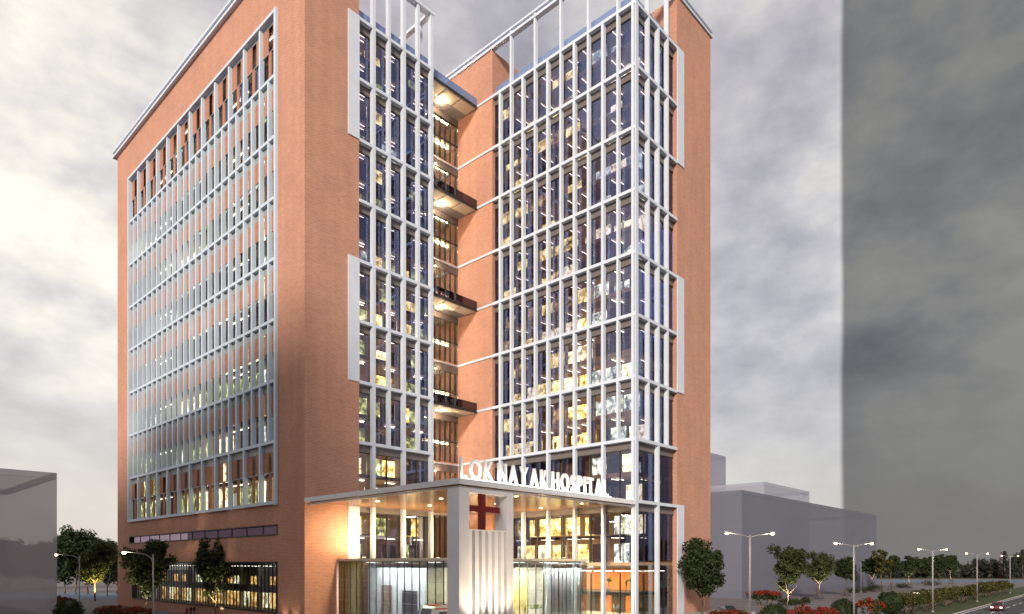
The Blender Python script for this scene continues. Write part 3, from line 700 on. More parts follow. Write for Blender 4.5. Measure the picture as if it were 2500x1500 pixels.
for k in range(5):
    z = G0 + 1.25 * (k + 0.9)
    boxpart('glass_rail', PV, PX0 + 0.03, XB - 0.2, PY0 + 0.03, PY0 + 0.055, z, z + 0.03, 'steel_grey'); boxpart('glass_rail', PV, PX0 + 0.03, PX0 + 0.055, PY0 + 0.06, -0.2, z, z + 0.03, 'steel_grey')
# inside: pale walls, curved translucent screens, lights
boxpart('inner_wall', PV, 9.0, 9.2, -12.0, -0.3, G0, 7.4, 'interior_white'); boxpart('inner_wall', PV, 9.2, 18.0, -9.0, -8.8, G0, 7.4, 'interior_white')
boxpart('inner_wall', PV, 18.0, 29.6, -14.0, -13.8, G0, 7.4, 'interior_white'); boxpart('ceiling', PV, PX0 + 0.1, XB - 0.3, PY0 + 0.1, -0.3, PZ - 0.12, PZ - 0.02, 'interior_white')
for i in range(20):
    x = 21.4 + i * 0.42; boxpart('screen_slat', PV, x, x + 0.36, -19.75 + 0.12 * (i % 2), -19.68 + 0.12 * (i % 2), G0, 7.3, 'interior_white')
for i in range(18):
    x = 13.2 + i * 0.46; y = -17.4 + 0.9 * math.sin(i / 17 * math.pi); boxpart('screen_slat', PV, x, x + 0.42, y, y + 0.08, G0, 7.0, 'screen_yellow')
area('screen_glow', (25.6, -20.08, PZ - 0.25), 8.0, 0.25, 2600, (0.92, 0.96, 1.0), (R(-12), 0, 0), PV)
boxpart('door_opening', PV, 8.95, 8.99, -10.5, -7.5, G0, 4.6, 'interior_dark'); boxpart('door_opening', PV, 8.95, 8.99, -5.5, -3.2, G0, 5.2, 'interior_brown')
boxpart('counter', PV, 12.5, 17.5, -18.8, -18.1, G0, G0 + 1.15, 'interior_brown')
for x, y in ((7, -16), (7, -10), (7, -4), (12, -15), (18, -18.9), (23, -18.9), (27, -17)):
    boxpart('ceiling_light', PV, x - 0.5, x + 0.5, y - 0.5, y + 0.5, PZ - 0.18, PZ - 0.125, 'strip_light')
area('hall_glow', (7, -9, PZ - 0.25), 3.0, 12, 3000, (0.86, 0.92, 1.0), parent=PV); area('hall_glow', (16.5, -18.9, PZ - 0.25), 9, 1.6, 7500, (1.0, 0.88, 0.52), parent=PV); area('hall_glow', (24, -16.5, PZ - 0.25), 6, 2, 1200, (1.0, 0.9, 0.7), parent=PV)
# uplights on the pavilion roof
for x, y in ((6.5, -3.0), (11.5, -4.5), (17, -5), (22, -9), (28.0, -12), (28.0, -18)):
    b = MB(); b.box(x - 0.25, x + 0.25, y - 0.12, y + 0.12, PZ + 0.32, PZ + 0.5, 'frame_dark'); b.box(x - 0.2, x + 0.2, y - 0.08, y + 0.08, PZ + 0.5, PZ + 0.52, 'downlight'); b.build('uplight', PV)
for x, y in ((6.5, -3.0), (13, -4.0), (23, -6), (28.2, -14)):
    area('uplight_glow', (x, y, PZ + 0.6), 0.5, 0.3, 850, WARM, (R(180), 0, 0), PV)
# ground floor hall of the right wing, seen through clear glass
boxpart('hall_wall', HB, XB + 7.5, XB + 7.7, YC + 1, YB - 0.1, G0, 3.8, 'interior_orange'); boxpart('hall_wall', HB, XB + 7.5, XB + 7.7, YC + 1, YB - 0.1, 4.2, 7.4, 'interior_orange')
for i in range(5): boxpart('hall_door', HB, XB + 7.42, XB + 7.48, YC + 2 + i * 4.4, YC + 4.3 + i * 4.4, G0, 3.4, 'interior_dark')
for i in range(6): boxpart('hall_light', HB, XB + 1.6, XB + 1.75, YC + 1.3 + i * 3.4, YC + 4.2 + i * 3.4, 6.9, 6.98, 'strip_light')
for i in range(3): boxpart('hall_light', HB, XB + 1.6 + i * 2.8, XB + 3.9 + i * 2.8, YC + 1.3, YC + 1.45, 6.9, 6.98, 'strip_light')
area('hall_glow', (XB + 4, -19, 7.3), 4, 12, 1500, (1.0, 0.66, 0.32), parent=HB); area('hall_glow', (XB + 4, -19, 3.7), 4, 12, 1100, (1.0, 0.70, 0.36), parent=HB)
# wash lights at the foot of the brick
for x, y, dx, dy in ((46.6, YC - 0.7, 0, 0.12), (44.0, YC - 0.7, 0, 0.12), (-0.7, 2.2, 0.12, 0), (-0.7, 4.8, 0.12, 0)):
    b = MB(); b.tube([(x, y, 0), (x, y, 0.25)], 0.14, 'frame_dark', 10); b.tube([(x, y, 0.25), (x, y, 0.27)], 0.11, 'downlight', 10); b.build('wash_light', HB)
    point('wash_glow', (x, y, 0.35), 420 if x > 0 else 130, WARM, 0.12, HB, 75, (dx * 1.6, dy * 1.6, 1))

# ------------------------------------------------------------------ far building masses, evening haze put into their material
def block(name, label, x0, x1, y0, y1, h, m, grp=None):
    e = empty(name, (x0, y0, 0)); tag(e, label, 'building', grp)
    b = MB(); b.box(x0, x1, y0, y1, 0, h, m); b.build('wall', e)
    b = MB()
    for a in ((x0, x1, y0, y0 + 0.5), (x0, x1, y1 - 0.5, y1)): b.box(*a, h + 0.01, h + 0.9, m)
    for a in ((x0, x0 + 0.5, y0 + 0.5, y1 - 0.5), (x1 - 0.5, x1, y0 + 0.5, y1 - 0.5)): b.box(*a, h + 0.01, h + 0.9, m)
    b.build('roof_parapet', e); return e
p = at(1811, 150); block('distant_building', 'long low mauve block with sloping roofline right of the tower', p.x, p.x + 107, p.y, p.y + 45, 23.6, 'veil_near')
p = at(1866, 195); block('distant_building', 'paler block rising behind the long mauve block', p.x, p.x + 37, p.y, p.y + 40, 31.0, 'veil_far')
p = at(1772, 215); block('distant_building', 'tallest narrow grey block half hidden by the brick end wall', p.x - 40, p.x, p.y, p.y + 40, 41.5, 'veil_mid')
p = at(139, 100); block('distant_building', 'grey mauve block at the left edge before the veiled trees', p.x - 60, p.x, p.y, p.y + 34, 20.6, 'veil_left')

# block added out of view on the left: its stepped roof shades the lower storeys from the low sun
b = MB()
for y0, y1, h in ((-120, -78, 50), (-78, -50, 62), (-50, -24, 74), (-24, 6, 70), (6, 40, 60)): b.box(-112, -76, y0 + 0.01, y1, 0, h, 'concrete')
tag(b.build('shade_block'), kind='structure')
# ------------------------------------------------------------------ trees and shrubs
def leaves(rn, clumps, per, size, m, flat=0.35):
    b = MB(); V = []; Fc = []
    for cx_, cy_, cz_, cr_ in clumps:
        for _ in range(per):
            d = Vector((rn.gauss(0, 1), rn.gauss(0, 1), rn.gauss(0, 1)))
            if d.length < 1e-3: continue
            d = d.normalized() * cr_ * (rn.random() ** 0.4)
            c = Vector((cx_, cy_, cz_)) + d
            nrm_ = (d.normalized() + Vector((rn.gauss(0, .6), rn.gauss(0, .6), rn.gauss(0.3, .6)))).normalized()
            t = nrm_.cross(Vector((rn.gauss(0, 1), rn.gauss(0, 1), rn.gauss(0, 1))))
            if t.length < 1e-3: continue
            t.normalize(); w = nrm_.cross(t); s = size * rn.uniform(0.7, 1.35)
            i = len(V); V += [c - t * s, c + w * s * 0.5, c + t * s, c - w * s * 0.5]; Fc.append((i, i + 1, i + 2, i + 3))
    b.grid(V, Fc, m); return b
def crown_clumps(rn, h0, h1, rx, n, lean=0.0, lobes=3):
    """clumps on a few uneven lobes so that sky shows between them"""
    out_ = []; L = []
    for k in range(lobes):
        a = 2 * math.pi * (k + rn.random() * 0.6) / lobes
        L.append((math.cos(a) * rx * 0.42, math.sin(a) * rx * 0.42, h0 + (h1 - h0) * rn.uniform(0.45, 0.8), rn.uniform(0.75, 1.0)))
    L.append((0, 0, h0 + (h1 - h0) * 0.45, 1.0))
    while len(out_) < n:
        l = rn.choice(L); d = Vector((rn.gauss(0, 1), rn.gauss(0, 1), rn.gauss(0, 1))).normalized() * (0.55 + 0.45 * rn.random())
        x = l[0] + d.x * rx * 0.62 * l[3]; y = l[1] + d.y * rx * 0.62 * l[3]; z = l[2] + d.z * (h1 - h0) * 0.36 * l[3]
        if math.hypot(x, y) > rx or z > h1 or z < h0: continue
        out_.append((x, y, z, rx * rn.uniform(0.20, 0.33)))
    return out_
def trunk_mb(rn, h0, h1, rx, r0=0.16, limbs=6, stakes=False):
    b = MB(); top = h0 + (h1 - h0) * 0.62
    pts = [(0, 0, 0), (rn.gauss(0, .06), rn.gauss(0, .06), h0 * 0.6), (rn.gauss(0, .1), rn.gauss(0, .1), h0 + 0.4), (rn.gauss(0, .2), rn.gauss(0, .2), top)]
    b.tube(pts, [r0, r0 * 0.8, r0 * 0.65, r0 * 0.2], 'bark', 8)
    for k in range(limbs):
        a = 2 * math.pi * (k + rn.random() * 0.5) / limbs; z0 = h0 + (top - h0) * rn.uniform(0.0, 0.6); l = rx * rn.uniform(0.55, 0.85)
        b.tube([(0.05 * math.cos(a), 0.05 * math.sin(a), z0), (math.cos(a) * l * 0.5, math.sin(a) * l * 0.5, z0 + l * 0.45), (math.cos(a) * l, math.sin(a) * l, z0 + l * 0.95)], [r0 * 0.5, r0 * 0.3, r0 * 0.1], 'bark', 6)
    return b
def make_tree(seed, h, rx, h0, m, nclump=46, per=75, size=0.2, limbs=6, stakes=False, lobes=3, r0=0.16):
    rn = random.Random(seed); e = empty('tree', (0, 0, 0))
    trunk_mb(rn, h0, h, rx, r0, limbs).build('trunk', e)
    leaves(rn, crown_clumps(rn, h0, h, rx, nclump, lobes=lobes), per, size, m).build('crown', e)
    if stakes:
        b = MB()
        for k in range(4):
            a = math.pi / 4 + k * math.pi / 2; b.tube([(math.cos(a) * 1.0, math.sin(a) * 1.0, 0), (math.cos(a) * 0.28, math.sin(a) * 0.28, 2.1)], 0.06, 'stake', 6)
        for k in range(4):
            a = math.pi / 4 + k * math.pi / 2; c = a + math.pi / 2
            b.tube([(math.cos(a) * 0.34, math.sin(a) * 0.34, 1.9), (math.cos(c) * 0.34, math.sin(c) * 0.34, 1.9)], 0.05, 'stake', 6)
            b.tube([(math.cos(a) * 1.05, math.sin(a) * 1.05, 0.06), (math.cos(c) * 1.05, math.sin(c) * 1.05, 0.06)], 0.07, 'stake', 6)
        b.build('stake_frame', e)
    return e
def uplit(p, e, col=(1.0, 0.80, 0.42), d=2.1):
    q = p + (EYE - p).normalized() * d; q.z = 0.3
    return point('tree_uplight', q, e * 8, col, 0.15, None, 84, Vector((0, 0, 1)) + (p - q) * 0.12)
t = make_tree(11, 11.1, 3.6, 2.7, 'leaf_dark', 95, 110, 0.21, lobes=5); place(t, at(357, 99)); tag(t, 'dark leafy tree with gilded lower leaves behind the left street lamp', 'tree'); uplit(at(340, 99), 500)
t = make_tree(12, 11.3, 3.0, 2.0, 'leaf_dark', 95, 110, 0.21, lobes=4); place(t, at(527, 98)); tag(t, 'dark leafy tree standing before the middle of the lit shop window', 'tree'); uplit(at(527, 98), 380)
t = make_tree(13, 11.2, 3.25, 2.2, 'leaf_dark', 100, 115, 0.21, lobes=4); place(t, at(1716, 90)); tag(t, 'dark leafy tree at the right brick corner lit from its foot', 'tree'); uplit(at(1712, 90), 420)
t = make_tree(14, 10.9, 3.0, 2.4, 'leaf_mid', 95, 105, 0.22, lobes=5); place(t, at(1923, 108)); tag(t, 'broad tree right of the tall double lamp with brightly lit underside', 'tree'); uplit(at(1923, 108), 420, (1.0, 0.9, 0.62))
t2 = make_tree(15, 10.4, 3.3, 2.8, 'leaf_mid', 85, 90, 0.24, stakes=True, lobes=4); place(t2, at(2000, 150)); tag(t2, 'staked tree with pale trunk on the square, larger one behind the broad tree', 'tree'); uplit(at(2000, 150), 330, (1.0, 0.92, 0.7))
row = [(2066, 165, 9.9, 'dark round staked tree directly left of the second double lamp'), (2130, 200, 10.4, 'staked tree with whitish lit lower leaves above a round planter'),
       (2176, 205, 10.0, 'staked tree between the yellowish tall tree and the forked one'), (2219, 215, 10.6, 'forked staked tree left of the gap in the row'),
       (2262, 243, 10.8, 'staked tree seen right behind the third double lamp pole'), (2293, 253, 10.9, 'middle one of the three farthest staked trees'), (2322, 263, 10.8, 'farthest staked tree at the right end of the row')]
proto = {}
for i, (px, dp, h, lab) in enumerate(row):
    k = 20 + i % 4
    if k not in proto: proto[k] = t = make_tree(k, 10.4, 3.1, 3.4, 'leaf_dark', 75, 70, 0.28, stakes=True, lobes=4)
    else: t = copy_tree(proto[k])
    place(t, at(px, dp), i * 1.3, h / 10.4); tag(t, lab, 'tree', 'staked trees on the square')
    if i in (1, 3, 6): uplit(at(px, dp), 240, (1.0, 0.95, 0.75))
t = make_tree(31, 12.3, 2.6, 4.0, 'leaf_hedge', 34, 60, 0.3, lobes=3); place(t, at(2152, 192)); tag(t, 'tall yellowish tree rising above the dark staked trees', 'tree')
# dark trees on the left
left = [(186, 172, 16.5, 5.6, 'tallest dark tree in the clump left of the tower'), (214, 176, 15.2, 4.8, 'dark tree just right of the tallest in the left clump'), (262, 165, 13.2, 4.6, 'dark tree close to the left edge of the tower'),
        (158, 178, 13.3, 4.4, 'dark tree touching the edge of the grey left block'), (286, 178, 12.0, 3.8, 'lowest dark tree tucked beside the tower wall'),
        (20, 205, 14.6, 6.0, 'veiled tree before the grey block at the far left edge'), (62, 205, 13.8, 6.0, 'veiled tree seen within the middle of the grey left block'), (108, 205, 14.4, 6.0, 'veiled tree seen within the right part of the grey left block')]
for i, (px, dp, h, rx, lab) in enumerate(left):
    t = make_tree(40 + i, h, rx, 2.0, 'leaf_dark', 120, 75, 0.38, lobes=5, r0=0.25); place(t, at(px, dp)); tag(t, lab, 'tree')
t = make_tree(50, 12.2, 4.0, 3.0, 'leaf_mid', 95, 90, 0.28, lobes=4, r0=0.2); place(t, at(232, 142)); tag(t, 'tree with golden lit underside between left lamp and tower', 'tree'); uplit(at(232, 142), 1300, (1.0, 0.72, 0.25))

def shrub(seed, r, h, m, petals=False, stem=0.5, per=60, size=0.11, n=26):
    rn = random.Random(seed); e = empty('shrub', (0, 0, 0)); cl_ = []
    for _ in range(n):
        a = rn.random() * 2 * math.pi; q = r * math.sqrt(rn.random()) * 0.85
        zz = stem + (h - stem) * (0.35 + 0.55 * rn.random()) * (1 - 0.35 * (q / r) ** 2); cl_.append((math.cos(a) * q, math.sin(a) * q, zz, r * rn.uniform(0.2, 0.32)))
    leaves(rn, cl_, per, size, m).build('foliage', e)
    b = MB()
    for k in range(5):
        a = 2 * math.pi * (k + rn.random() * .5) / 5; b.tube([(0, 0, 0), (math.cos(a) * r * .25, math.sin(a) * r * .25, h * .35), (math.cos(a) * r * .6, math.sin(a) * r * .6, h * .65)], [0.08, 0.05, 0.02], 'bark', 6)
    b.build('stem', e)
    if petals:
        pc = []
        for _ in range(n + 8):
            a = rn.random() * 2 * math.pi; q = r * math.sqrt(rn.random()) * 0.98
            zz = h * (1 - 0.30 * (q / r) ** 2) - 0.25 * rn.random() * h * 0.6; pc.append((math.cos(a) * q, math.sin(a) * q, zz, r * rn.uniform(0.10, 0.2)))
        leaves(rn, pc, 34, size * 0.95, 'petal').build('blossom', e)
    return e
def topiary(seed, r, h, stem):
    rn = random.Random(seed); e = empty('topiary', (0, 0, 0)); cl_ = []
    for _ in range(90):
        d = Vector((rn.gauss(0, 1), rn.gauss(0, 1), rn.gauss(0, 1))).normalized() * r * 0.86; cl_.append((d.x, d.y, h - r + d.z, r * 0.2))
    b = leaves(rn, cl_, 55, 0.10, 'leaf_dark'); b.ball((0, 0, h - r), r * 0.86, 'leaf_dark', 14, 10); b.build('foliage', e)
    b = MB(); b.tube([(0, 0, 0), (0.03, 0, stem * .5), (0, 0, stem + 0.3)], [0.11, 0.09, 0.07], 'bark', 8); b.build('stem', e); return e
for i, (px, dp, r, h, stem, lab) in enumerate(((1890, 84, 1.85, 2.95, 0.3, 'round clipped bush between the two red flowering shrubs'), (2058, 86, 1.7, 3.45, 0.6, 'round clipped bush at the foot of the second double lamp'), (2172, 93, 1.78, 4.15, 1.6, 'round clipped bush on a thin bare stem'), (168, 92, 1.9, 3.1, 0.3, 'round clipped bush at the lower left among red flowers'))):
    t = topiary(60 + i, r, h, stem); place(t, at(px, dp)); tag(t, lab, 'bush')
fl = [(1795, 88, 2.0, 1.75, 'low red flowering shrub beside the pole of the tallest lamp'), (1756, 89, 1.6, 1.6, 'small red flowering shrub near the right brick corner'), (1962, 80, 1.9, 2.9, 'orange red flowering shrub right of the first round bush'), (2012, 81, 1.7, 2.75, 'orange red flowering shrub left of the second round bush'),
      (2124, 84, 1.8, 3.75, 'bright orange red flowering shrub between two round bushes'), (270, 93, 2.2, 2.1, 'red flowering shrub in front of the left end of the tower'), (330, 92, 2.3, 1.9, 'red flowering shrub under the left street lamp'), (150, 108, 1.8, 2.6, 'red flowering shrub behind the lower left round bush')]
for i, (px, dp, r, h, lab) in enumerate(fl):
    t = shrub(70 + i, r, h, 'leaf_hedge', True, 0.3, 40, 0.13); place(t, at(px, dp)); tag(t, lab, 'flowering shrub', 'red flowering shrubs')
# red flat-topped flowering tree
rn = random.Random(90); e = empty('flowering_tree', (0, 0, 0)); cl_ = []; pc = []
for _ in range(40):
    a = rn.random() * 6.28; q = 2.5 * math.sqrt(rn.random()); cl_.append((math.cos(a) * q, math.sin(a) * q, 3.0 + rn.random() * 0.6 * (1 - q / 3.4), 0.45)); pc.append((math.cos(a + 1) * q * .95, math.sin(a + 1) * q * .95, 3.75 - 0.12 * q + 0.2 * rn.random(), 0.32))
leaves(rn, cl_, 45, 0.14, 'leaf_dark').build('crown', e); leaves(rn, pc, 26, 0.14, 'petal').build('blossom', e)
b = MB()
for k in range(6):
    a = k * 1.05; b.tube([(0, 0, 0), (math.cos(a) * .35, math.sin(a) * .35, 1.3), (math.cos(a) * 1.5, math.sin(a) * 1.5, 3.0)], [0.12, 0.09, 0.04], 'bark', 7)
b.build('trunk', e); place(e, at(1866, 98)); tag(e, 'flat topped red flowering tree with forked dark stems beside the tallest lamp', 'tree')
# row of shrubs along the verge
ORD = 'first second third fourth fifth sixth seventh eighth ninth tenth eleventh twelfth thirteenth fourteenth fifteenth sixteenth seventeenth eighteenth nineteenth twentieth twenty-first twenty-second'.split()
hp = [shrub(100 + k, 2.1, 3.1, 'leaf_hedge', False, 1.0, 55, 0.14, 34) for k in range(4)]
for i in range(22):
    x = 74.5 + i * 5.2; t = hp[i] if i < 4 else copy_tree(hp[i % 4])
    place(t, Vector((x, -48.3 + 0.5 * math.sin(i * 2.1), 0)), i * 0.9, 1.05 + 0.16 * math.sin(i * 1.7 + 1)); tag(t, ('nearest olive shrub of the long row along the road verge' if i == 0 else 'farthest olive shrub of the long row along the road verge' if i == 21 else ORD[i] + ' olive shrub from the near end of the road verge row'), 'shrub', 'shrubs along the road verge')
# low planters on the square
for i, (px, dp, r, h, lab) in enumerate(((1930, 128, 2.6, 1.2, 'dark low planting under the broad lit tree'), (1962, 131, 1.6, 1.3, 'small dark planting right of the broad lit tree'), (2092, 182, 2.6, 1.2, 'long low reddish planting on the square'), (2133, 190, 2.6, 1.9, 'dome shaped planting under the whitish lit tree'), (2202, 218, 3.0, 1.3, 'low dark planting left of the forked tree'), (2276, 244, 3.6, 1.6, 'low dark planting behind the third double lamp'))):
    t = shrub(130 + i, r, h, 'leaf_dark', False, 0.05, 45, 0.14, 22); place(t, at(px, dp)); tag(t, lab, 'planting', 'plantings on the square')
# far wood beyond the road: one mass
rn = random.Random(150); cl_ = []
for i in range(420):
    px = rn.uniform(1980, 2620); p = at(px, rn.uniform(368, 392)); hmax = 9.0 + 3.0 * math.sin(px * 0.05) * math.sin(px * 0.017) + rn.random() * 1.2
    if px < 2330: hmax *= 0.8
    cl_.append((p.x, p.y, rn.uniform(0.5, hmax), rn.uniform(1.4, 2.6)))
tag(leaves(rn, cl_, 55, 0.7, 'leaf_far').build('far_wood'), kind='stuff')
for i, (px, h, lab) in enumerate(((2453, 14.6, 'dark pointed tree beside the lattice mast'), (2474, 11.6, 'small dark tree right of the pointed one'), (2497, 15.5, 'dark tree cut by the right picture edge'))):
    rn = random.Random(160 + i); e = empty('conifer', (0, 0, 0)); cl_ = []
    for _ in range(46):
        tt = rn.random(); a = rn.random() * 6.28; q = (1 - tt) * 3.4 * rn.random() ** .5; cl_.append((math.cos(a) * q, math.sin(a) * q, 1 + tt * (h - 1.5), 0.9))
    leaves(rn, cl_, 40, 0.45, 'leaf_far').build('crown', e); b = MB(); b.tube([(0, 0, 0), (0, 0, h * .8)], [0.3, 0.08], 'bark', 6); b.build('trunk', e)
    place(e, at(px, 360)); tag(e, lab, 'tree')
# lattice mast
mk = at(2443.5, 366); e = empty('lattice_mast', mk); b = MB(); H_ = 14.6
for sx in (-1, 1):
    for sy in (-1, 1): b.tube([mk + Vector((sx * 1.0, sy * 1.0, 0)), mk + Vector((sx * 0.22, sy * 0.22, H_))], 0.06, 'paint_red', 5)
b.build('leg_frame', e); b = MB()
for k in range(9):
    z0, z1 = H_ * k / 9, H_ * (k + 1) / 9; w0, w1 = 1.0 - 0.78 * k / 9, 1.0 - 0.78 * (k + 1) / 9
    for (ax, ay), (bx, by) in (((-1, -1), (1, -1)), ((1, -1), (1, 1)), ((1, 1), (-1, 1)), ((-1, 1), (-1, -1))):
        b.tube([mk + Vector((ax * w0, ay * w0, z0)), mk + Vector((bx * w1, by * w1, z1))], 0.04, 'white' if k % 2 else 'paint_red', 4); b.tube([mk + Vector((bx * w0, by * w0, z0)), mk + Vector((ax * w1, ay * w1, z1))], 0.04, 'white' if k % 2 else 'paint_red', 4)
b.build('bracing', e); tag(e, 'thin red and white lattice mast on the far skyline', 'mast')

# ------------------------------------------------------------------ street lamps
def double_lamp(h):
    e = empty('street_lamp', (0, 0, 0)); b = MB()
    b.tube([(0, 0, 0), (0, 0, 0.3)], 0.2, 'lamp_metal', 10); b.tube([(0, 0, 0.3), (0, 0, h)], [0.15, 0.085], 'lamp_metal', 10); b.build('pole', e)
    for s in (-1, 1):
        b = MB(); b.tube([(0, 0, h - 0.25), (s * 0.9, 0, h - 0.02), (s * 2.5, 0, h + 0.22)], [0.065, 0.055, 0.045], 'lamp_metal', 7); b.build('arm', e)
        b = MB(); b.tube([(s * 2.35, 0, h + 0.25), (s * 2.95, 0, h + 0.32)], [0.12, 0.08], 'lamp_metal', 8); hd = b.build('lamp_head', e)
        b = MB(); b.ball((s * 2.62, 0, h + 0.13), 0.16, 'lamp_glow', 10, 6, (1.3, 0.9, 0.7)); b.build('bulb', hd)
    return e
dl = None
ang = math.atan2(RGT.y, RGT.x)
for i, (px, dp, h, lab) in enumerate(((1831, 69.5, 10.9, 'tall double armed street lamp, nearest of the row by the road'), (2084.5, 84, 10.3, 'double armed street lamp behind the second round bush'), (2277, 108.7, 10.1, 'double armed street lamp over the start of the shrub row'), (2385.5, 138, 9.9, 'double armed street lamp over the middle of the shrub row'), (2466, 178, 9.9, 'farthest double armed street lamp next to the lattice mast'))):
    if dl is None: dl = t = double_lamp(10.4)
    else: t = copy_tree(dl)
    place(t, at(px, dp), ang + R(12), 1.0); t.scale.z = h / 10.4; tag(t, lab, 'street lamp', 'double armed lamps along the road')
    for s in (-1, 1):
        q = at(px, dp) + Vector((math.cos(ang + R(12)), math.sin(ang + R(12)), 0)) * s * 2.62; q.z = h - 0.2
        if i < 3: point('lamp_light', q, 160, (1.0, 0.84, 0.6), 0.2)
def single_lamp(h, arm):
    e = empty('street_lamp', (0, 0, 0)); b = MB()
    b.tube([(0, 0, 0), (0, 0, h)], [0.09, 0.055], 'lamp_metal', 10); b.build('pole', e)
    b = MB(); b.tube([(0, 0, h - 0.9), (-0.2, 0, h - 0.35), (-0.75, 0, h - 0.02), (-arm * 0.6, 0, h + 0.12), (-arm, 0, h + 0.22)], [0.045, 0.04, 0.035, 0.03, 0.03], 'lamp_metal', 7); b.build('arm', e)
    b = MB(); b.tube([(-arm + 0.2, 0, h + 0.24), (-arm - 0.35, 0, h + 0.29)], [0.07, 0.05], 'lamp_metal', 8); hd = b.build('lamp_head', e)
    b = MB(); b.ball((-arm - 0.1, 0, h + 0.12), 0.17, 'lamp_glow', 10, 6, (1.3, 0.9, 0.7)); b.build('bulb', hd); return e
t = single_lamp(8.8, 2.6); place(t, at(374, 62), ang); tag(t, 'single armed street lamp in front of the left tree by the tower', 'street lamp', 'single armed lamps on the left')
q = at(305, 62); q.z = 8.7; point('lamp_light', q, 130, (1.0, 0.8, 0.5), 0.2)
t = single_lamp(9.0, 3.1); place(t, at(194, 92), ang); tag(t, 'farther single armed street lamp before the dark left trees', 'street lamp', 'single armed lamps on the left')
q = at(134, 92); q.z = 8.9; point('lamp_light', q, 130, (1.0, 0.8, 0.5), 0.2)
t = single_lamp(8.3, 3.0); place(t, at(2102, 172), ang); tag(t, 'slim unlit looking single armed lamp pole among the staked trees', 'street lamp')

# ------------------------------------------------------------------ vehicles
def prof(b, pts, y0, y1, m, inset=0.0):
    """side outline extruded across the car, drawn in slightly at the top"""
    n = len(pts); zs = [p[1] for p in pts]; zl, zh = min(zs), max(zs)
    def yy(z, s): return (y0 + inset * (z - zl) / max(1e-6, zh - zl)) if s == 0 else (y1 - inset * (z - zl) / max(1e-6, zh - zl))
    v = [(x, yy(z, 0), z) for x, z in pts] + [(x, yy(z, 1), z) for x, z in pts]
    fcs = [tuple(range(n)), tuple(reversed(range(n, 2 * n)))] + [(i, i + n, (i + 1) % n + n, (i + 1) % n) for i in range(n)]
    b.grid(v, fcs, m)
def wheels(e, xs, y, r=0.32):
    for x in xs:
        for s in (-1, 1):
            b = MB(); b.tube([(x, s * (y - 0.2), r), (x, s * y, r)], r, 'tyre', 14); w = b.build('wheel', e)
            b = MB(); b.tube([(x, s * (y - 0.02), r), (x, s * (y + 0.012), r)], r * 0.62, 'rim', 12); b.build('rim', w)
def make_car(paint, lights=True):
    e = empty('car', (0, 0, 0)); b = MB()
    prof(b, [(-2.15, 0.28), (2.1, 0.26), (2.2, 0.5), (2.12, 0.72), (1.2, 0.86), (-1.6, 0.92), (-2.18, 0.86), (-2.25, 0.5)], -0.88, 0.88, paint, 0.06); b.build('body', e)
    b = MB(); prof(b, [(1.2, 0.862), (0.45, 1.36), (-0.95, 1.40), (-1.75, 0.925)], -0.80, 0.80, 'car_glass', 0.14); b.build('cabin', e)
    b = MB(); prof(b, [(0.42, 1.362), (0.35, 1.42), (-0.9, 1.46), (-0.98, 1.402)], -0.66, 0.66, paint, 0.06); b.build('car_roof', e)
    wheels(e, (-1.35, 1.35), 0.9)
    for s in (-1, 1):
        boxpart('headlight', e, 2.1, 2.21, s * 0.62 - 0.17, s * 0.62 + 0.17, 0.52, 0.68, 'headlight'); boxpart('tail_light', e, -2.26, -2.16, s * 0.62 - 0.17, s * 0.62 + 0.17, 0.62, 0.78, 'taillight')
        boxpart('mirror', e, 0.75, 0.95, s * 0.96 - 0.08, s * 0.96 + 0.08, 0.92, 1.06, paint)
    b = MB(); b.box(2.16, 2.215, -0.4, 0.4, 0.36, 0.48, 'frame_dark'); b.build('grille', e)
    return e
cars = [('paint_red', Vector((96.5, -57.0, 0.015)), R(183), 'dark red car with bright headlights coming along the road'), ('paint_dark', Vector((139.5, -57.5, 0.015)), R(183), 'dark blue grey car farther along the road by the verge'), ('paint_silver', Vector((157.5, -61.5, 0.015)), R(183), 'silver car at the right edge on the far lane'),
        ('paint_dark', at(2236, 165), R(20), 'dark car parked on the square behind the shrub row'), ('paint_silver', at(2262, 172), R(24), 'silver car parked on the square right of the dark one'), ('paint_blue', at(2292, 180), R(22), 'blue car parked on the square farthest right'), ('paint_dark', at(1776, 104), R(42), 'dark car with pale roof behind the small red shrub')]
for paint, p, rz, lab in cars:
    t = make_car(paint); place(t, p, rz); tag(t, lab, 'car')
# ambulance before the entrance hall
e = empty('ambulance', (0, 0, 0)); b = MB()
prof(b, [(-2.75, 0.45), (2.6, 0.42), (2.78, 0.7), (2.7, 1.2), (1.75, 1.42), (1.2, 2.55), (0.9, 2.7), (-2.7, 2.72), (-2.78, 2.5)], -1.0, 1.0, 'paint_white', 0.09); b.build('body', e)
for s in (-1, 1):
    boxpart('stripe', e, -2.6, 1.0, s * 0.935 - 0.006, s * 0.935 + 0.006, 2.38, 2.52, 'stripe_orange'); boxpart('stripe', e, -2.7, 1.75, s * 1.0 - 0.008, s * 1.0 + 0.008, 1.05, 1.35, 'stripe_orange')
    boxpart('side_window', e, -0.6, 0.5, s * 0.965 - 0.006, s * 0.965 + 0.006, 1.65, 2.15, 'car_glass'); boxpart('emblem', e, -1.65, -1.2, s * 0.965 - 0.008, s * 0.965 + 0.008, 1.85, 1.95, 'stripe_blue'); boxpart('emblem', e, -1.475, -1.375, s * 0.965 - 0.011, s * 0.965 + 0.011, 1.68, 2.12, 'stripe_blue')
    boxpart('headlight', e, 2.62, 2.76, s * 0.72 - 0.18, s * 0.72 + 0.18, 0.85, 1.05, 'headlight'); boxpart('mirror', e, 1.35, 1.5, s * 1.1 - 0.1, s * 1.1 + 0.1, 1.4, 1.75, 'frame_dark')
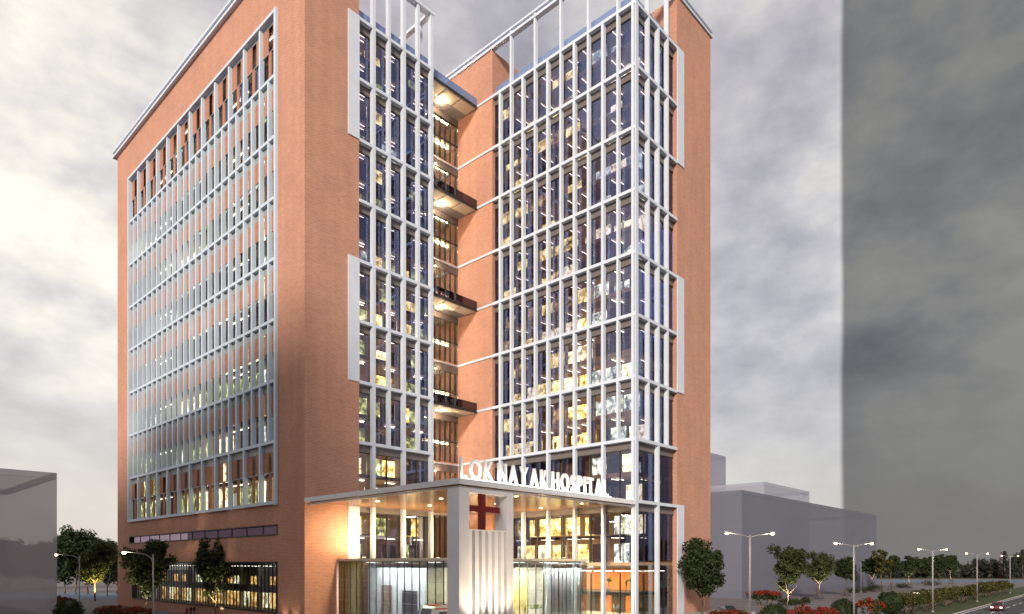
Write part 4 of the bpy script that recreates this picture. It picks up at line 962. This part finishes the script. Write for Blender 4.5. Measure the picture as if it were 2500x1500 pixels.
b = MB(); b.face([(1.735, -0.82, 1.475), (1.735, 0.82, 1.475), (1.275, 0.76, 2.46), (1.275, -0.76, 2.46)], 'car_glass'); b.build('windscreen', e)
b = MB(); b.box(0.2, 0.8, -0.6, 0.6, 2.72, 2.86, 'stripe_orange'); b.build('beacon_bar', e)
for x in (-2.2, -1.2, -0.4): boxpart('roof_vent', e, x, x + 0.25, -0.2, 0.2, 2.72, 2.83, 'steel_grey')
wheels(e, (-1.7, 1.75), 1.02, 0.38)
place(e, Vector((1.45, -22.9, G0)), R(180)); tag(e, 'white ambulance with orange stripes parked beside the portal pillar', 'ambulance')

# ------------------------------------------------------------------ people
def person_mesh(pose, shirt, trousers, seed=0):
    me = bpy.data.meshes.new('p'); bm = bmesh.new(); sk = bm.verts.layers.skin.verify()
    V = {}
    def v(n, co, r, root=False):
        q = bm.verts.new(co); q[sk].radius = (r, r * 0.85); q[sk].use_root = root; V[n] = q
    st = 0.22 if pose == 'walk' else 0.0; ar = 0.16 if pose == 'walk' else 0.03
    v('pel', (0, 0, 0.95), 0.145, True); v('wai', (0, 0, 1.10), 0.13); v('che', (0, 0, 1.32), 0.155); v('nec', (0, 0.0, 1.48), 0.06); v('hd0', (0, 0.015, 1.56), 0.08); v('hd1', (0, 0.02, 1.68), 0.085)
    for s, n in ((-1, 'l'), (1, 'r')):
        v(n + 'sh', (s * 0.18, 0, 1.40), 0.07); v(n + 'el', (s * 0.25, -s * ar * 0.6 - 0.02, 1.13), 0.05)
        v(n + 'wr', (s * 0.24, s * -ar + 0.08 + (0.14 if pose == 'hold' else 0), 0.90 + (0.18 if pose == 'hold' else 0)), 0.035); v(n + 'ha', (s * 0.235, s * -ar + 0.12 + (0.2 if pose == 'hold' else 0), 0.82 + (0.28 if pose == 'hold' else 0)), 0.032)
        v(n + 'hi', (s * 0.09, 0, 0.88), 0.10); v(n + 'kn', (s * 0.10, s * st * 0.6 + 0.02, 0.49), 0.065); v(n + 'an', (s * 0.10, s * st - (0.05 if st else 0), 0.09), 0.042); v(n + 'to', (s * 0.11, s * st + 0.15, 0.04), 0.04)
    E_ = [('pel', 'wai'), ('wai', 'che'), ('che', 'nec'), ('nec', 'hd0'), ('hd0', 'hd1')]
    for n in 'lr': E_ += [('che', n + 'sh'), (n + 'sh', n + 'el'), (n + 'el', n + 'wr'), (n + 'wr', n + 'ha'), ('pel', n + 'hi'), (n + 'hi', n + 'kn'), (n + 'kn', n + 'an'), (n + 'an', n + 'to')]
    for a, c in E_: bm.edges.new((V[a], V[c]))
    bm.to_mesh(me); bm.free()
    ob = bpy.data.objects.new('p', me); COL.objects.link(ob); ob.modifiers.new('s', 'SKIN'); sb = ob.modifiers.new('u', 'SUBSURF'); sb.levels = 1; sb.render_levels = 1
    r = bpy.data.meshes.new_from_object(ob.evaluated_get(bpy.context.evaluated_depsgraph_get())); bpy.data.objects.remove(ob)
    r.materials.clear()
    for m in ('skin', shirt, trousers, 'hair', 'cloth_black'): r.materials.append(M[m])
    for p in r.polygons:
        c = p.center; p.use_smooth = True
        if c.z > 1.66 or (c.z > 1.56 and c.y < 0.0): p.material_index = 3
        elif c.z > 1.47: p.material_index = 0
        elif c.z < 0.10: p.material_index = 4
        elif abs(c.x) > 0.19 and (c.z < 1.0 or (pose == 'hold' and c.y > 0.2)): p.material_index = 0
        elif c.z > 0.97: p.material_index = 1
        else: p.material_index = 2
    return r
PM = {}
def person(p, rz, pose, shirt, trousers, lab, s=1.0):
    k = (pose, shirt, trousers)
    if k not in PM: PM[k] = person_mesh(*k)
    o = link('person', PM[k], None, p); o.rotation_euler.z = rz; o.scale = (s, s, s); tag(o, lab, 'person'); return o
face = math.atan2(FWD.y, FWD.x)
p0 = at(456, 99)
person(at(456, 99), face + 0.3, 'walk', 'cloth_red', 'cloth_black', 'person in a red top walking below the lit shop window')
person(at(466, 99.5), face + 0.1, 'walk', 'cloth_black', 'cloth_black', 'person in dark clothes just right of the red top walker')
person(at(474, 100.5), face - 0.2, 'stand', 'cloth_black', 'cloth_grey', 'person in black farthest right of the three by the wall', 0.96)
for x, y, z, rz, pose, sh, tr, lab in (
    (XB + 1.6, -13.4, LV[1], 1.2, 'stand', 'cloth_black', 'cloth_black', 'dark figure standing upright behind glass above the letters, in the middle of the right wing'),
    (XB + 1.5, -6.9, LV[1] + 3.95, 0.4, 'stand', 'cloth_black', 'cloth_black', 'dark figure behind the second pane from the brick in the right wing'),
    (XB + 1.5, -9.4, LV[1], 2.2, 'hold', 'cloth_black', 'cloth_black', 'dark figure with bent arms in a low window of the right wing'),
    (XB + 1.6, -20.4, LV[1] + 3.95, 0.2, 'stand', 'cloth_black', 'cloth_black', 'dark figure near the corner pane of the right wing'),
    (XB + 1.5, -18.0, LV[0] + 0.0, 0.5, 'stand', 'cloth_black', 'cloth_black', 'dark figure behind the word HOSPITAL, left of a pair'),
    (XB + 1.5, -19.2, LV[0] + 0.0, 0.9, 'walk', 'cloth_black', 'cloth_black', 'dark figure behind the word HOSPITAL, right of a pair'),
    (13.9, 1.6, LV[2], 0.8, 'stand', 'cloth_black', 'cloth_black', 'dark figure at a window of the left wing beside a cover plate'),
    (14.0, 1.7, LV[0], 0.2, 'stand', 'cloth_black', 'cloth_black', 'dark figure in the lowest window of the left wing above the canopy'),
    (1.5, 12.6, LV[0] + 0.1, 1.0, 'stand', 'cloth_black', 'cloth_black', 'dark figure in the bottom right cell of the white grid'),
    (XB + 2.2, -25.0, 4.2, 0.7, 'stand', 'cloth_black', 'cloth_grey', 'dark figure on the mezzanine behind the corner column'),
    (XB + 2.4, -21.0, 4.2, 2.7, 'walk', 'cloth_tan', 'cloth_black', 'person in tan on the mezzanine next to the potted palm'),
    (XB + 1.8, -24.0, G0, 3.0, 'stand', 'cloth_sky', 'cloth_grey', 'person in a pale blue shirt at the foot of the corner column'),
    (XB + 2.2, -23.0, G0, 3.6, 'stand', 'cloth_white', 'cloth_tan', 'person in white right of the pale blue shirt'),
    (XB + 3.6, -20.2, G0, 2.0, 'hold', 'cloth_tan', 'cloth_black', 'person in tan holding something in the ground floor hall'),
    (35.5, YC + 2.5, G0, 2.0, 'stand', 'cloth_tan', 'cloth_grey', 'person in tan in the right hand part of the ground floor hall'),
    (38.6, YC + 2.2, G0, 1.0, 'walk', 'cloth_black', 'cloth_black', 'dark figure near the end cover plate in the ground floor hall'),
    (11.8, -19.6, G0, 2.4, 'stand', 'cloth_white', 'cloth_grey', 'person in white in the yellow hall just right of the portal'),
    (13.9, -19.6, G0, 3.4, 'stand', 'cloth_tan', 'cloth_black', 'person in tan left of the reception counter'),
    (18.6, -19.4, G0, 0.4, 'hold', 'cloth_black', 'cloth_black', 'dark clothed person right of the reception counter'),
    (6.2, -7.0, G0, 1.4, 'walk', 'cloth_grey', 'cloth_black', 'person in grey in the bluish left part of the entrance hall'),
    (6.6, -13.5, G0, 2.9, 'stand', 'cloth_blue', 'cloth_black', 'person in blue in the entrance hall left of the ambulance'),
    (2.4, 20.0, 1.3, 1.0, 'stand', 'cloth_white', 'cloth_grey', 'person in white on the shop ground floor behind the right tree'),
    (2.9, 13.6, 4.75, 0.6, 'stand', 'cloth_white', 'cloth_tan', 'person in white on the shop gallery near the window end'),
    (2.9, 11.0, 4.75, 2.0, 'stand', 'cloth_black', 'cloth_black', 'dark figure on the shop gallery nearest the window end'),
    (2.6, 16.4, 4.75, 3.0, 'hold', 'cloth_tan', 'cloth_black', 'person in tan on the shop gallery left of the white one'),
    (2.2, 9.2, 1.3, 0.5, 'walk', 'cloth_red', 'cloth_black', 'person in red on the shop ground floor at the window end'),
    (2.4, 33.5, 4.75, 1.8, 'stand', 'cloth_black', 'cloth_black', 'dark figure on the shop gallery left of the middle tree'),
):
    person(Vector((x, y, z)), rz, pose, sh, tr, lab)
# potted palms on the mezzanine
def palm(seed):
    rn = random.Random(seed); e = empty('potted_palm', (0, 0, 0)); b = MB(); b.tube([(0, 0, 0), (0, 0, 0.5)], [0.22, 0.3], 'concrete', 10); b.build('pot', e)
    b = MB()
    for k in range(5): b.tube([(0, 0, 0.5), (0.08 * math.cos(k), 0.08 * math.sin(k), 1.3)], [0.03, 0.02], 'bark', 5)
    for k in range(26):
        a = rn.random() * 6.28; l = rn.uniform(0.7, 1.15); z0 = 1.2 + rn.random() * 0.5; pts = [Vector((math.cos(a) * l * t_, math.sin(a) * l * t_, z0 + l * (0.9 * t_ - 0.9 * t_ * t_))) for t_ in (0, .35, .7, 1)]
        w = Vector((-math.sin(a), math.cos(a), 0)) * 0.09
        for q in range(3): b.face([pts[q] - w, pts[q] + w, pts[q + 1] + w * (1 if q < 2 else 0.2), pts[q + 1] - w * (1 if q < 2 else 0.2)], 'leaf_indoor')
    b.build('fronds', e); return e
for i, (x, y, z, lab) in enumerate(((XB + 2.0, -22.4, 4.2, 'potted palm on the mezzanine left of the corner column'), (32.6, YC + 2.2, 4.2, 'potted palm on the mezzanine right of the corner column'), (38.4, YC + 2.0, 4.2, 'potted palm by the orange wall at the end of the mezzanine'), (20.4, -19.6, G0, 'potted palm in the pale grey part of the entrance hall'))):
    t = palm(200 + i); place(t, Vector((x, y, z)), i); tag(t, lab, 'plant')
